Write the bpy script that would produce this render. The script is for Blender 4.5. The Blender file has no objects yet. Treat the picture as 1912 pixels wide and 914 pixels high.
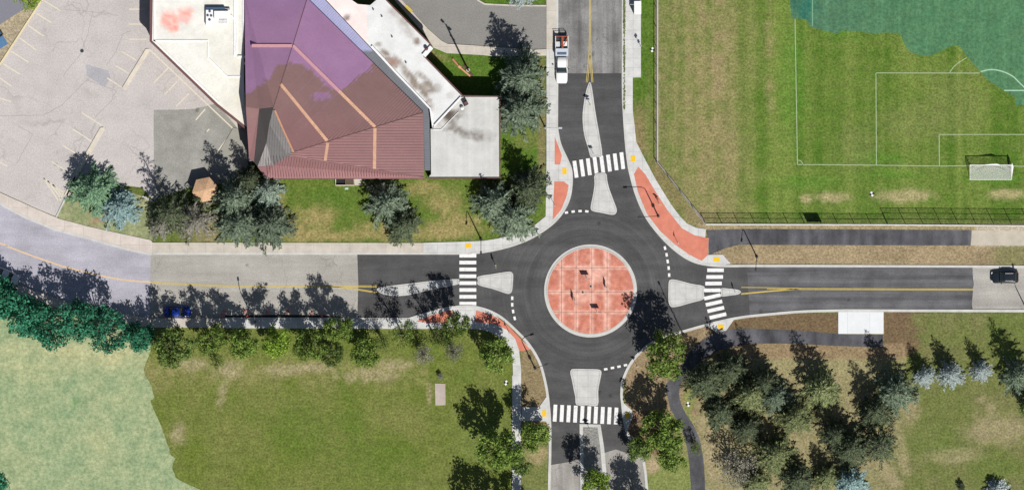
import bpy, bmesh, math, random
import numpy as np
from mathutils import Vector, Matrix

# ------------------------------------------------------------------ camera, world, sun
SC = bpy.context.scene
COL = SC.collection
S = 11.6                      # photograph pixels per metre (its scale bar: 58 px = 5 m)
def X(px): return (px - 956.0) / S
def Y(py): return (457.0 - py) / S
R = math.radians

cam = bpy.data.cameras.new('camera')
cam.type = 'ORTHO'
cam.ortho_scale = 1912.0 / S
cam.clip_start = 1.0
cam.clip_end = 3000.0
camo = bpy.data.objects.new('camera', cam)
camo.location = (0, 0, 150)
COL.objects.link(camo)
SC.camera = camo

SUN_EL, SUN_AZ = 54.0, 154.0          # azimuth clockwise from north (+Y)
w = bpy.data.worlds.new('World')
SC.world = w
w.use_nodes = True
nt = w.node_tree
for n in list(nt.nodes): nt.nodes.remove(n)
sky = nt.nodes.new('ShaderNodeTexSky')
sky.sky_type = 'NISHITA'
sky.sun_disc = False
sky.sun_elevation = R(SUN_EL)
sky.sun_rotation = R(SUN_AZ)
bg = nt.nodes.new('ShaderNodeBackground')
bg.inputs['Strength'].default_value = 0.05
wo = nt.nodes.new('ShaderNodeOutputWorld')
nt.links.new(sky.outputs[0], bg.inputs['Color'])
nt.links.new(bg.outputs[0], wo.inputs['Surface'])

sd = bpy.data.lights.new('sun', 'SUN')
sd.energy = 4.6
sd.angle = R(0.53)
sd.color = (1.0, 0.965, 0.91)
so = bpy.data.objects.new('sun', sd)
so.rotation_euler = (R(90 - SUN_EL), 0, R(180 - SUN_AZ))
so.location = (30, -60, 90)
COL.objects.link(so)

SC.view_settings.view_transform = 'Standard'
SC.view_settings.look = 'None'
SC.view_settings.gamma = 1.0
SC.view_settings.exposure = 0.0
try: SC.view_settings.use_curve_mapping = False
except Exception: pass
SC.cycles.max_bounces = 5
SC.cycles.transparent_max_bounces = 12

# ------------------------------------------------------------------ helpers
def P(pts): return [(X(a), Y(b)) for a, b in pts]

def tag(o, label=None, cat=None, group=None, kind=None):
    if label: o['label'] = label
    if cat: o['category'] = cat
    if group: o['group'] = group
    if kind: o['kind'] = kind
    return o

def empty(name, loc, rz, label, cat, group=None, scale=None):
    o = bpy.data.objects.new(name, None)
    o.empty_display_size = 0.3
    COL.objects.link(o)
    o.location = loc
    o.rotation_euler = (0, 0, rz)
    if scale: o.scale = scale
    return tag(o, label, cat, group)

def link(name, bm, m, parent=None, smooth=False):
    me = bpy.data.meshes.new(name)
    bm.normal_update()
    bm.to_mesh(me)
    bm.free()
    if smooth:
        for p in me.polygons: p.use_smooth = True
    for k in (m if isinstance(m, (list, tuple)) else [m]): me.materials.append(k)
    o = bpy.data.objects.new(name, me)
    COL.objects.link(o)
    if parent: o.parent = parent
    return o

def cr(pts, n=6, closed=False):
    """Catmull-Rom through pixel points"""
    out = []
    N = len(pts)
    rng = range(N if closed else N - 1)
    for i in rng:
        if closed:
            p0, p1, p2, p3 = pts[i-1], pts[i], pts[(i+1) % N], pts[(i+2) % N]
        else:
            p0 = pts[max(i-1, 0)]; p1 = pts[i]; p2 = pts[i+1]; p3 = pts[min(i+2, N-1)]
        for k in range(n):
            t = k / n
            q = []
            for a in (0, 1):
                q.append(0.5 * ((2*p1[a]) + (-p0[a]+p2[a])*t + (2*p0[a]-5*p1[a]+4*p2[a]-p3[a])*t*t + (-p0[a]+3*p1[a]-3*p2[a]+p3[a])*t**3))
            out.append(tuple(q))
    if not closed: out.append(tuple(pts[-1]))
    return out

def bm_poly(pts, z, bm=None):
    """pts in metres; flat (z number) or per-point z list"""
    bm = bm or bmesh.new()
    vs = []
    for i, (x, y) in enumerate(pts):
        zz = z[i] if isinstance(z, (list, tuple)) else z
        vs.append(bm.verts.new((x, y, zz)))
    f = bm.faces.new(vs)
    f.normal_update()
    if f.normal.z < 0: f.normal_flip()
    bmesh.ops.triangulate(bm, faces=[f])
    return bm

def clean(pts):
    out = []
    for p in pts:
        if not out or math.hypot(p[0]-out[-1][0], p[1]-out[-1][1]) > 0.02: out.append(p)
    while len(out) > 3 and math.hypot(out[0][0]-out[-1][0], out[0][1]-out[-1][1]) <= 0.02: out.pop()
    return out

def bm_prism(pts, z0, z1, bm=None):
    bm = bm or bmesh.new()
    pts = clean(pts)
    simple_check('prism', pts)
    area = sum(pts[i-1][0]*pts[i][1] - pts[i][0]*pts[i-1][1] for i in range(len(pts)))
    if area < 0: pts = pts[::-1]
    lo = [bm.verts.new((x, y, z0)) for x, y in pts]
    hi = [bm.verts.new((x, y, z1)) for x, y in pts]
    n = len(pts)
    for i in range(n):
        bm.faces.new((lo[i], lo[(i+1) % n], hi[(i+1) % n], hi[i]))
    t = bm.faces.new(hi); b = bm.faces.new(lo[::-1])
    t.normal_update(); b.normal_update()
    bmesh.ops.triangulate(bm, faces=[t, b])
    return bm

def ribbon_pts(pts, wdt, closed=False):
    """left/right offset of a polyline in metres"""
    n = len(pts); L = []; Rr = []
    for i in range(n):
        if closed: a, b = pts[i-1], pts[(i+1) % n]
        else: a, b = pts[max(i-1, 0)], pts[min(i+1, n-1)]
        dx, dy = b[0]-a[0], b[1]-a[1]
        l = math.hypot(dx, dy) or 1
        nx, ny = -dy/l, dx/l
        L.append((pts[i][0]+nx*wdt/2, pts[i][1]+ny*wdt/2))
        Rr.append((pts[i][0]-nx*wdt/2, pts[i][1]-ny*wdt/2))
    return L, Rr

def bm_ribbon(pts, wdt, z0, z1, closed=False, bm=None):
    bm = bm or bmesh.new()
    L, Rr = ribbon_pts(pts, wdt, closed)
    rows = []
    for l, r in zip(L, Rr):
        rows.append([bm.verts.new((r[0], r[1], z0)), bm.verts.new((r[0], r[1], z1)), bm.verts.new((l[0], l[1], z1)), bm.verts.new((l[0], l[1], z0))])
    n = len(rows)
    for i in range(n if closed else n-1):
        a, b = rows[i], rows[(i+1) % n]
        for k in range(3):
            bm.faces.new((a[k], b[k], b[k+1], a[k+1]))
    if not closed:
        bm.faces.new(rows[0][::-1]); bm.faces.new(rows[-1])
    bmesh.ops.recalc_face_normals(bm, faces=bm.faces[:])
    return bm

def box(bm, c, s, rz=0, M=None, bevel=0.0):
    cx, cy, cz = c
    m = Matrix.Translation((cx, cy, cz)) @ Matrix.Rotation(rz, 4, 'Z') @ Matrix.Diagonal((s[0], s[1], s[2], 1))
    if M is not None: m = M @ m
    r = bmesh.ops.create_cube(bm, size=1.0, matrix=m)
    if bevel > 0:
        es = list({e for v in r['verts'] for e in v.link_edges})
        bmesh.ops.bevel(bm, geom=es, offset=bevel, segments=2, affect='EDGES')
    return bm

def tube(bm, pts, radii, n=8, caps=True):
    pts = [Vector(p) for p in pts]
    if not isinstance(radii, (list, tuple)): radii = [radii]*len(pts)
    rows = []
    up = Vector((0.13, 0.29, 0.95)).normalized()
    for i, p in enumerate(pts):
        d = (pts[min(i+1, len(pts)-1)] - pts[max(i-1, 0)]).normalized()
        ref = up if abs(d.dot(up)) < 0.9 else Vector((1, 0.1, 0)).normalized()
        a = d.cross(ref).normalized(); b = d.cross(a)
        rows.append([bm.verts.new(p + (a*math.cos(2*math.pi*k/n) + b*math.sin(2*math.pi*k/n))*radii[i]) for k in range(n)])
    for i in range(len(rows)-1):
        for k in range(n):
            bm.faces.new((rows[i][k], rows[i][(k+1) % n], rows[i+1][(k+1) % n], rows[i+1][k]))
    if caps:
        bm.faces.new(rows[0][::-1]); bm.faces.new(rows[-1])
    return bm

# ------------------------------------------------------------------ materials
def newmat(name):
    m = bpy.data.materials.new(name); m.use_nodes = True
    t = m.node_tree
    b = t.nodes['Principled BSDF']
    b.inputs['Specular IOR Level'].default_value = 0.25
    return m, t, b

def N(t, kind, **kw):
    n = t.nodes.new(kind)
    for k, v in kw.items():
        if k in n.inputs: n.inputs[k].default_value = v
        else: setattr(n, k, v)
    return n

def mixc(t, mode, fac, a, b):
    m = t.nodes.new('ShaderNodeMix'); m.data_type = 'RGBA'; m.blend_type = mode
    for sock, v in ((m.inputs[0], fac), (m.inputs[6], a), (m.inputs[7], b)):
        if hasattr(v, 'is_linked') or isinstance(v, bpy.types.NodeSocket): t.links.new(v, sock)
        elif isinstance(v, (tuple, list)): sock.default_value = (v[0], v[1], v[2], 1)
        else: sock.default_value = v
    return m.outputs[2]

def ramp(t, src, stops):
    r = t.nodes.new('ShaderNodeValToRGB')
    e = r.color_ramp.elements
    while len(e) < len(stops): e.new(0.5)
    for el, (p, c) in zip(e, stops):
        el.position = p
        el.color = (c, c, c, 1) if not isinstance(c, (tuple, list)) else (c[0], c[1], c[2], 1)
    t.links.new(src, r.inputs[0])
    return r.outputs[0]

def coords(t, scale=(1, 1, 1), rot=(0, 0, 0)):
    g = t.nodes.new('ShaderNodeNewGeometry')
    mp = t.nodes.new('ShaderNodeMapping')
    mp.inputs['Scale'].default_value = scale
    mp.inputs['Rotation'].default_value = rot
    t.links.new(g.outputs['Position'], mp.inputs['Vector'])
    return mp.outputs[0]

def noise(t, vec, scale, detail=4, rough=0.6, dist=0.0):
    n = N(t, 'ShaderNodeTexNoise', Scale=scale, Detail=detail, Roughness=rough, Distortion=dist)
    t.links.new(vec, n.inputs['Vector'])
    return n.outputs[0]

def bump(t, b, h, strength=0.4, dist=0.05):
    bp = N(t, 'ShaderNodeBump', Strength=strength, Distance=dist)
    t.links.new(h, bp.inputs['Height'])
    t.links.new(bp.outputs[0], b.inputs['Normal'])

def plain(name, c, rough=0.6, metal=0.0, var=0.12, scale=3.0, spec=None):
    m, t, b = newmat(name)
    v = coords(t)
    n = noise(t, v, scale, 5)
    f = ramp(t, n, [(0.25, 1-var), (0.75, 1+var)])
    t.links.new(mixc(t, 'MULTIPLY', 1.0, c, f), b.inputs['Base Color'])
    b.inputs['Roughness'].default_value = rough
    b.inputs['Metallic'].default_value = metal
    if spec is not None: b.inputs['Specular IOR Level'].default_value = spec
    return m

def vcmat(name, fine=(6.0, 0.35), mid=(0.7, 0.25), rough=0.95, hue=None, bmp=0.0, streak=None):
    """vertex colour 'Col' times procedural grain; hue = (colour, amount) patches mixed in"""
    m, t, b = newmat(name)
    at = t.nodes.new('ShaderNodeAttribute'); at.attribute_name = 'Col'
    v = coords(t)
    c = at.outputs['Color']
    if hue:
        n3 = noise(t, v, hue[2], 6, 0.7)
        k = ramp(t, n3, [(0.42, 0.0), (0.68, hue[1])])
        c = mixc(t, 'MIX', k, c, hue[0])
    n1 = noise(t, v, fine[0], 3, 0.85)
    c = mixc(t, 'MULTIPLY', 1.0, c, ramp(t, n1, [(0.36, 1-fine[1]), (0.64, 1+fine[1])]))
    n2 = noise(t, v, mid[0], 6, 0.6)
    c = mixc(t, 'MULTIPLY', 1.0, c, ramp(t, n2, [(0.32, 1-mid[1]), (0.68, 1+mid[1])]))
    if streak:
        v2 = coords(t, streak[0])
        n4 = noise(t, v2, 1.0, 3, 0.6)
        c = mixc(t, 'MULTIPLY', 1.0, c, ramp(t, n4, [(0.3, 1-streak[1]), (0.7, 1+streak[1])]))
    t.links.new(c, b.inputs['Base Color'])
    b.inputs['Roughness'].default_value = rough
    b.inputs['Specular IOR Level'].default_value = 0.1
    if bmp: bump(t, b, n1, bmp, 0.1)
    return m

def concrete(name, c, joint=None, stain=0.18, rot=0.0):
    m, t, b = newmat(name)
    v = coords(t)
    n = noise(t, v, 0.6, 6, 0.65); n2 = noise(t, v, 9.0, 3)
    col = mixc(t, 'MULTIPLY', 1.0, c, ramp(t, n, [(0.3, 1-stain), (0.7, 1+stain*0.5)]))
    col = mixc(t, 'MULTIPLY', 1.0, col, ramp(t, n2, [(0.3, 0.93), (0.7, 1.06)]))
    if joint:
        br = N(t, 'ShaderNodeTexBrick', Scale=1.0)
        br.offset = 0.0
        br.inputs['Mortar Size'].default_value = 0.03
        br.inputs['Brick Width'].default_value = joint
        br.inputs['Row Height'].default_value = joint
        br.inputs['Color1'].default_value = (1, 1, 1, 1); br.inputs['Color2'].default_value = (0.95, 0.95, 0.95, 1)
        br.inputs['Mortar'].default_value = (0.66, 0.65, 0.63, 1)
        t.links.new(coords(t, rot=(0, 0, rot)), br.inputs['Vector'])
        col = mixc(t, 'MULTIPLY', 0.8, col, br.outputs[0])
    t.links.new(col, b.inputs['Base Color'])
    b.inputs['Roughness'].default_value = 0.85
    return m

def asphalt(name, c, cracks=0.0, stretch=(0.06, 1.2, 1), var=0.18, radial=False, rough=0.85, crack_scale=0.22):
    m, t, b = newmat(name)
    v = coords(t)
    n = noise(t, v, 0.25, 7, 0.65)
    col = mixc(t, 'MULTIPLY', 1.0, c, ramp(t, n, [(0.3, 1-var), (0.7, 1+var)]))
    n2 = noise(t, v, 4.5, 3, 0.85)
    col = mixc(t, 'MULTIPLY', 1.0, col, ramp(t, n2, [(0.38, 0.86), (0.62, 1.14)]))
    if stretch:
        n3 = noise(t, coords(t, stretch), 1.0, 4, 0.6)
        col = mixc(t, 'MULTIPLY', 1.0, col, ramp(t, n3, [(0.3, 1-var*1.1), (0.7, 1+var*1.3)]))
    if radial:
        g = t.nodes.new('ShaderNodeNewGeometry')
        sub = N(t, 'ShaderNodeVectorMath', operation='SUBTRACT'); sub.inputs[1].default_value = (X(1102.7), Y(542.6), 0)
        t.links.new(g.outputs['Position'], sub.inputs[0])
        fl = N(t, 'ShaderNodeVectorMath', operation='MULTIPLY'); fl.inputs[1].default_value = (1, 1, 0)
        t.links.new(sub.outputs[0], fl.inputs[0])
        ln = N(t, 'ShaderNodeVectorMath', operation='LENGTH'); t.links.new(fl.outputs[0], ln.inputs[0])
        cm = t.nodes.new('ShaderNodeCombineXYZ'); t.links.new(ln.outputs['Value'], cm.inputs[0])
        sc = N(t, 'ShaderNodeVectorMath', operation='SCALE'); t.links.new(fl.outputs[0], sc.inputs[0]); sc.inputs['Scale'].default_value = 0.03
        ad = N(t, 'ShaderNodeVectorMath', operation='ADD'); t.links.new(cm.outputs[0], ad.inputs[0]); t.links.new(sc.outputs[0], ad.inputs[1])
        n4 = noise(t, ad.outputs[0], 1.1, 3, 0.7)
        mask = ramp(t, ln.outputs['Value'], [(0.0, 1.0), (1.0, 1.0)])
        mr = N(t, 'ShaderNodeMapRange'); t.links.new(ln.outputs['Value'], mr.inputs['Value'])
        mr.inputs['From Min'].default_value = 13; mr.inputs['From Max'].default_value = 18
        mr.inputs['To Min'].default_value = 1; mr.inputs['To Max'].default_value = 0.15
        col = mixc(t, 'MULTIPLY', mr.outputs[0], col, ramp(t, n4, [(0.34, 0.85), (0.66, 1.22)]))
    if cracks > 0:
        wv = N(t, 'ShaderNodeTexNoise', Scale=0.5, Detail=4.0); t.links.new(v, wv.inputs['Vector'])
        ad = N(t, 'ShaderNodeVectorMath', operation='MULTIPLY_ADD')
        t.links.new(wv.outputs['Color'], ad.inputs[0]); ad.inputs[1].default_value = (3, 3, 0); t.links.new(v, ad.inputs[2])
        vo = N(t, 'ShaderNodeTexVoronoi', Scale=crack_scale); vo.feature = 'DISTANCE_TO_EDGE'; t.links.new(ad.outputs[0], vo.inputs['Vector'])
        k = ramp(t, vo.outputs['Distance'], [(0.0, 1.0), (0.022, 0.0)])
        n5 = noise(t, v, 0.12, 2)
        k2 = mixc(t, 'MULTIPLY', 1.0, k, ramp(t, n5, [(0.42, 0.0), (0.6, 1.0)]))
        dk = tuple(q*0.45 for q in c)
        kk = N(t, 'ShaderNodeMath', operation='MULTIPLY'); t.links.new(k2, kk.inputs[0]); kk.inputs[1].default_value = cracks
        col = mixc(t, 'MIX', kk.outputs[0], col, dk)
    sp = N(t, 'ShaderNodeTexVoronoi', Scale=0.20); sp.inputs['Randomness'].default_value = 1.0
    wn = N(t, 'ShaderNodeTexNoise', Scale=1.6, Detail=3.0); t.links.new(v, wn.inputs['Vector'])
    av = N(t, 'ShaderNodeVectorMath', operation='MULTIPLY_ADD'); t.links.new(wn.outputs['Color'], av.inputs[0]); av.inputs[1].default_value = (.9, .9, 0); t.links.new(v, av.inputs[2])
    fl2 = N(t, 'ShaderNodeVectorMath', operation='MULTIPLY'); t.links.new(av.outputs[0], fl2.inputs[0]); fl2.inputs[1].default_value = (1, 1, 0)
    t.links.new(fl2.outputs[0], sp.inputs['Vector'])
    col = mixc(t, 'MULTIPLY', 1.0, col, ramp(t, sp.outputs['Distance'], [(0.0, 0.55), (0.055, 0.72), (0.085, 1.0)]))
    t.links.new(col, b.inputs['Base Color'])
    b.inputs['Roughness'].default_value = rough
    b.inputs['Specular IOR Level'].default_value = 0.12
    bump(t, b, n2, 0.25, 0.02)
    return m

def paint(name, c, wear=0.5, rough=0.6):
    m, t, b = newmat(name)
    v = coords(t)
    n = noise(t, v, 2.2, 7, 0.8)
    col = mixc(t, 'MIX', ramp(t, n, [(0.50, 0.0), (0.68, wear)]), c, (0.16, 0.16, 0.16))
    t.links.new(col, b.inputs['Base Color'])
    b.inputs['Roughness'].default_value = rough
    return m

def glass(name, c=(0.02, 0.03, 0.035), rough=0.06):
    m, t, b = newmat(name)
    b.inputs['Base Color'].default_value = (*c, 1)
    b.inputs['Roughness'].default_value = rough
    b.inputs['Specular IOR Level'].default_value = 0.6
    return m

def netmat(name, c, cover, scale):
    """chain link or netting: thin crossing wires with open holes, in object space"""
    m, t, b = newmat(name)
    b.inputs['Base Color'].default_value = (*c, 1)
    tc = t.nodes.new('ShaderNodeTexCoord')
    g = t.nodes.new('ShaderNodeNewGeometry')
    sx = t.nodes.new('ShaderNodeSeparateXYZ'); t.links.new(g.outputs['Position'], sx.inputs[0])
    ax = N(t, 'ShaderNodeMath', operation='ADD'); t.links.new(sx.outputs[0], ax.inputs[0]); t.links.new(sx.outputs[1], ax.inputs[1])
    outs = []
    for sgn in (1, -1):
        q = N(t, 'ShaderNodeMath', operation='MULTIPLY_ADD'); t.links.new(sx.outputs[2], q.inputs[0]); q.inputs[1].default_value = sgn; t.links.new(ax.outputs[0], q.inputs[2])
        s = N(t, 'ShaderNodeMath', operation='MULTIPLY'); t.links.new(q.outputs[0], s.inputs[0]); s.inputs[1].default_value = scale
        f = N(t, 'ShaderNodeMath', operation='FRACT'); t.links.new(s.outputs[0], f.inputs[0])
        l = N(t, 'ShaderNodeMath', operation='LESS_THAN'); t.links.new(f.outputs[0], l.inputs[0]); l.inputs[1].default_value = cover
        outs.append(l.outputs[0])
    mx = N(t, 'ShaderNodeMath', operation='MAXIMUM'); t.links.new(outs[0], mx.inputs[0]); t.links.new(outs[1], mx.inputs[1])
    t.links.new(mx.outputs[0], b.inputs['Alpha'])
    return m

def foliage(name, c1, c2, transl=0.25, nscale=1.2):
    m, t, b = newmat(name)
    at = t.nodes.new('ShaderNodeAttribute'); at.attribute_name = 'rnd'
    tc = t.nodes.new('ShaderNodeTexCoord')
    oi = t.nodes.new('ShaderNodeObjectInfo')
    n = noise(t, tc.outputs['Object'], nscale, 3)
    s = N(t, 'ShaderNodeMath', operation='ADD'); t.links.new(at.outputs['Fac'], s.inputs[0]); t.links.new(n, s.inputs[1])
    h = N(t, 'ShaderNodeMath', operation='MULTIPLY'); t.links.new(s.outputs[0], h.inputs[0]); h.inputs[1].default_value = 0.5
    col = mixc(t, 'MIX', ramp(t, h.outputs[0], [(0.25, 0.0), (0.75, 1.0)]), c1, c2)
    col = mixc(t, 'MULTIPLY', 1.0, col, ramp(t, oi.outputs['Random'], [(0.0, 0.82), (1.0, 1.18)]))
    t.links.new(col, b.inputs['Base Color'])
    b.inputs['Roughness'].default_value = 0.75
    b.inputs['Specular IOR Level'].default_value = 0.15
    tr = t.nodes.new('ShaderNodeBsdfTranslucent'); t.links.new(col, tr.inputs['Color'])
    mx = t.nodes.new('ShaderNodeMixShader'); mx.inputs[0].default_value = transl
    out = t.nodes['Material Output']
    t.links.new(b.outputs[0], mx.inputs[1]); t.links.new(tr.outputs[0], mx.inputs[2]); t.links.new(mx.outputs[0], out.inputs['Surface'])
    return m

M = {}
M['ground'] = vcmat('ground_grass', fine=(2.8, 0.38), mid=(0.8, 0.17), hue=((0.22, 0.205, 0.075), 0.22, 0.6), bmp=0.35)
M['pale_grass'] = vcmat('pale_meadow_grass', fine=(1.8, 0.24), mid=(0.5, 0.15), hue=((0.37, 0.36, 0.21), 0.55, 0.5), bmp=0.2)
M['teal_turf'] = vcmat('blue_green_turf', fine=(1.9, 0.26), mid=(0.45, 0.12), bmp=0.2, streak=((0.8, 0.03, 1), 0.14))
M['roofvc'] = vcmat('metal_roof', fine=(3.0, 0.05), mid=(0.25, 0.07), rough=0.5)
M['membrane'] = vcmat('roof_membrane', fine=(5.0, 0.07), mid=(0.5, 0.09), rough=0.8)
M['stamp'] = vcmat('stamped_concrete', fine=(7.0, 0.14), mid=(1.3, 0.2), rough=0.85, hue=((0.74, 0.40, 0.31), 0.3, 0.7))
M['red'] = vcmat('red_concrete', fine=(8.0, 0.08), mid=(0.9, 0.10), rough=0.85)
M['concrete'] = concrete('new_concrete', (0.60, 0.60, 0.585), 1.5)
M['splitter'] = concrete('median_concrete', (0.56, 0.56, 0.54), 1.75)
M['kerb'] = concrete('kerb_concrete', (0.56, 0.555, 0.53))
M['tan_concrete'] = concrete('old_tan_concrete', (0.56, 0.515, 0.45), 2.9)
M['pad'] = concrete('bright_pad', (0.72, 0.74, 0.76), 3.6, 0.06)
M['pink_pad'] = concrete('pinkish_concrete', (0.46, 0.39, 0.35))
M['new_asphalt'] = asphalt('fresh_asphalt', (0.080, 0.079, 0.080), radial=True, stretch=(0.05, 0.45, 1), var=0.2)
M['east_asphalt'] = asphalt('dusty_fresh_asphalt', (0.112, 0.112, 0.118), stretch=(0.03, 0.9, 1), var=0.30)
M['path'] = asphalt('path_asphalt', (0.085, 0.085, 0.094), stretch=(0.5, 0.15, 1), var=0.34)
M['old_asphalt'] = asphalt('old_asphalt', (0.36, 0.345, 0.315), cracks=0.5, stretch=(0.03, 0.5, 1), var=0.13)
M['old_north'] = asphalt('old_asphalt_north', (0.195, 0.192, 0.188), cracks=0.75, stretch=(0.7, 0.04, 1), var=0.34, crack_scale=0.7)
M['old_south'] = asphalt('old_asphalt_south', (0.30, 0.285, 0.265), cracks=0.3, stretch=(0.8, 0.06, 1), var=0.22)
M['lavender_asphalt'] = asphalt('pale_blue_asphalt', (0.385, 0.375, 0.43), stretch=(0.1, 0.4, 1), var=0.13)
M['lot'] = asphalt('pale_lot_asphalt', (0.49, 0.455, 0.44), cracks=0.38, stretch=None, var=0.09, crack_scale=0.17)
M['lot_dark'] = asphalt('grey_lot_asphalt', (0.285, 0.282, 0.258), cracks=0.2, stretch=(0.35, 0.35, 1), var=0.13)
M['lot_north'] = asphalt('grey_drive_asphalt', (0.235, 0.228, 0.215), cracks=0.15, stretch=None, var=0.07)
M['patch'] = asphalt('repair_patch', (0.38, 0.375, 0.40), stretch=None, var=0.1)
M['white_paint'] = paint('white_road_paint', (0.78, 0.78, 0.77), 0.45)
M['yellow_paint'] = paint('yellow_road_paint', (0.60, 0.45, 0.09), 0.6)
M['faded_yellow'] = paint('faded_yellow_paint', (0.68, 0.58, 0.36), 0.3)
M['field_line'] = paint('field_line_paint', (0.36, 0.44, 0.27), 0.6)
M['tactile'] = plain('yellow_tactile', (0.80, 0.50, 0.02), 0.7)
M['cobble'] = plain('cobble_fill', (0.24, 0.235, 0.22), 0.9, var=0.55, scale=4.5)
M['brick'] = plain('brown_brick', (0.23, 0.13, 0.09), 0.9)
M['maroon'] = plain('maroon_trim', (0.14, 0.065, 0.065), 0.55)
M['orange_trim'] = plain('salmon_ridge_metal', (0.62, 0.33, 0.21), 0.6)
M['grey_roof'] = plain('blue_grey_gutter_roof', (0.15, 0.165, 0.19), 0.6)
M['white_metal'] = plain('white_painted_metal', (0.78, 0.78, 0.77), 0.5)
M['grey_metal'] = plain('galvanised_metal', (0.42, 0.43, 0.45), 0.45, metal=0.3)
M['dark_metal'] = plain('dark_metal', (0.035, 0.036, 0.04), 0.5)
M['black'] = plain('black_plastic', (0.012, 0.012, 0.014), 0.5)
M['blue_metal'] = plain('dark_blue_duct', (0.05, 0.09, 0.16), 0.5)
M['shingle'] = plain('tan_shingle', (0.56, 0.36, 0.22), 0.9, var=0.35, scale=5)
M['house_roof'] = plain('slate_grey_shingle', (0.17, 0.17, 0.20), 0.9, var=0.1, scale=4)
M['blue_roof'] = plain('blue_shingle', (0.07, 0.15, 0.27), 0.8)
M['timber'] = plain('weathered_timber', (0.30, 0.23, 0.15), 0.85)
M['cream'] = plain('cream_wall', (0.55, 0.5, 0.42), 0.9)
M['glass'] = glass('dark_glass')
M['shelter_glass'] = glass('shelter_glass', (0.10, 0.17, 0.20), 0.1)
M['tyre'] = plain('tyre_rubber', (0.015, 0.015, 0.015), 0.8)
M['chrome'] = plain('wheel_alloy', (0.45, 0.45, 0.46), 0.35, metal=0.6)
M['lamp_lens'] = plain('clear_lens', (0.7, 0.7, 0.68), 0.2)
M['tail_lens'] = plain('red_lens', (0.45, 0.02, 0.02), 0.3)
M['orange'] = plain('orange_red_plastic', (0.62, 0.07, 0.03), 0.6)
M['redpole'] = plain('dark_brown_pole_paint', (0.10, 0.05, 0.04), 0.6)
M['sign_yellow'] = plain('yellow_green_sign', (0.55, 0.62, 0.04), 0.4)
M['sign_white'] = plain('white_sign', (0.78, 0.78, 0.78), 0.4, var=0.03)
M['sign_red'] = plain('red_sign', (0.55, 0.02, 0.02), 0.4)
M['sign_blue'] = plain('pale_blue_grey_sign', (0.34, 0.37, 0.46), 0.4)
M['bark'] = plain('bark', (0.12, 0.095, 0.075), 0.95, var=0.3, scale=8)
M['pale_bark'] = plain('pale_dry_bark', (0.26, 0.23, 0.21), 0.95, var=0.2, scale=8)
M['chain'] = netmat('chain_link_wire', (0.28, 0.28, 0.29), 0.13, 9.0)
M['net'] = netmat('white_net', (0.72, 0.72, 0.72), 0.20, 6.0)
M['windscreen'] = plain('black_windscreen_cloth', (0.012, 0.014, 0.013), 0.9)
F = {}
F['spruce'] = foliage('grey_green_needles', (0.04, 0.062, 0.04), (0.235, 0.30, 0.205), 0.06)
F['spruce_dark'] = foliage('dark_green_needles', (0.025, 0.038, 0.022), (0.15, 0.185, 0.10), 0.06)
F['spruce_blue'] = foliage('blue_needles', (0.17, 0.215, 0.215), (0.58, 0.66, 0.65), 0.08)
F['spruce_mint'] = foliage('pale_mint_needles', (0.09, 0.13, 0.10), (0.36, 0.45, 0.36), 0.06)
F['pine'] = foliage('olive_needles', (0.055, 0.075, 0.028), (0.29, 0.33, 0.15), 0.08)
F['leaf'] = foliage('mid_green_leaves', (0.07, 0.13, 0.018), (0.29, 0.40, 0.095), 0.28)
F['leaf_bright'] = foliage('bright_green_leaves', (0.11, 0.21, 0.018), (0.38, 0.52, 0.09), 0.3)
F['leaf_dark'] = foliage('dark_green_leaves', (0.045, 0.085, 0.018), (0.20, 0.28, 0.075), 0.22)
F['leaf_teal'] = foliage('deep_teal_green_leaves', (0.015, 0.085, 0.05), (0.075, 0.34, 0.19), 0.2)
F['needle_teal'] = foliage('jade_needles', (0.05, 0.12, 0.07), (0.26, 0.42, 0.25), 0.12)
F['needle_ice'] = foliage('ice_blue_needles', (0.14, 0.24, 0.25), (0.46, 0.64, 0.62), 0.12)
F['dry'] = foliage('grey_brown_twigs', (0.12, 0.115, 0.085), (0.38, 0.37, 0.31), 0.1)

# ------------------------------------------------------------------ colour maps for the ground
rs = np.random.RandomState(7)
def in_poly(px, py, poly):
    inside = np.zeros(px.shape, bool)
    n = len(poly)
    for i in range(n):
        x1, y1 = poly[i-1]; x2, y2 = poly[i]
        if y1 == y2: continue
        c = ((y1 > py) != (y2 > py)) & (px < (x2-x1)*(py-y1)/(y2-y1)+x1)
        inside ^= c
    return inside

def vnoise(px, py, cell, seed):
    """smooth value noise, 0..1"""
    g = np.random.RandomState(seed).rand(512, 512)
    u = px/cell + 100; v = py/cell + 100
    i = np.floor(u).astype(int); j = np.floor(v).astype(int)
    a = u-i; b = v-j
    a = a*a*(3-2*a); b = b*b*(3-2*b)
    i %= 512; j %= 512; i1 = (i+1) % 512; j1 = (j+1) % 512
    return (g[i, j]*(1-a)+g[i1, j]*a)*(1-b) + (g[i, j1]*(1-a)+g[i1, j1]*a)*b

def lerp(c, k, col):
    k = np.clip(k, 0, 1)[..., None]
    return c*(1-k) + np.array(col)*k

def blob(px, py, cx, cy, rx, ry, rot=0.0, soft=1.0):
    a = math.radians(rot)
    dx = px-cx; dy = py-cy
    u = dx*math.cos(a)+dy*math.sin(a); v = -dx*math.sin(a)+dy*math.cos(a)
    wob = 0.75 + 0.5*vnoise(px, py, 9, 5) + 0.3*(vnoise(px, py, 3.5, 6)-0.5)
    d = np.sqrt((u/rx)**2 + (v/ry)**2)/wob
    return np.clip((1.25-d)/0.7, 0, 1)*soft

GREEN = (0.10, 0.13, 0.032); DRY = (0.30, 0.235, 0.115); DIRT = (0.255, 0.185, 0.115); FIELD = (0.066, 0.142, 0.016)
BROWNISH = (0.225, 0.195, 0.085); TAN = (0.36, 0.28, 0.16); MULCH = (0.155, 0.105, 0.062)

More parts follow.
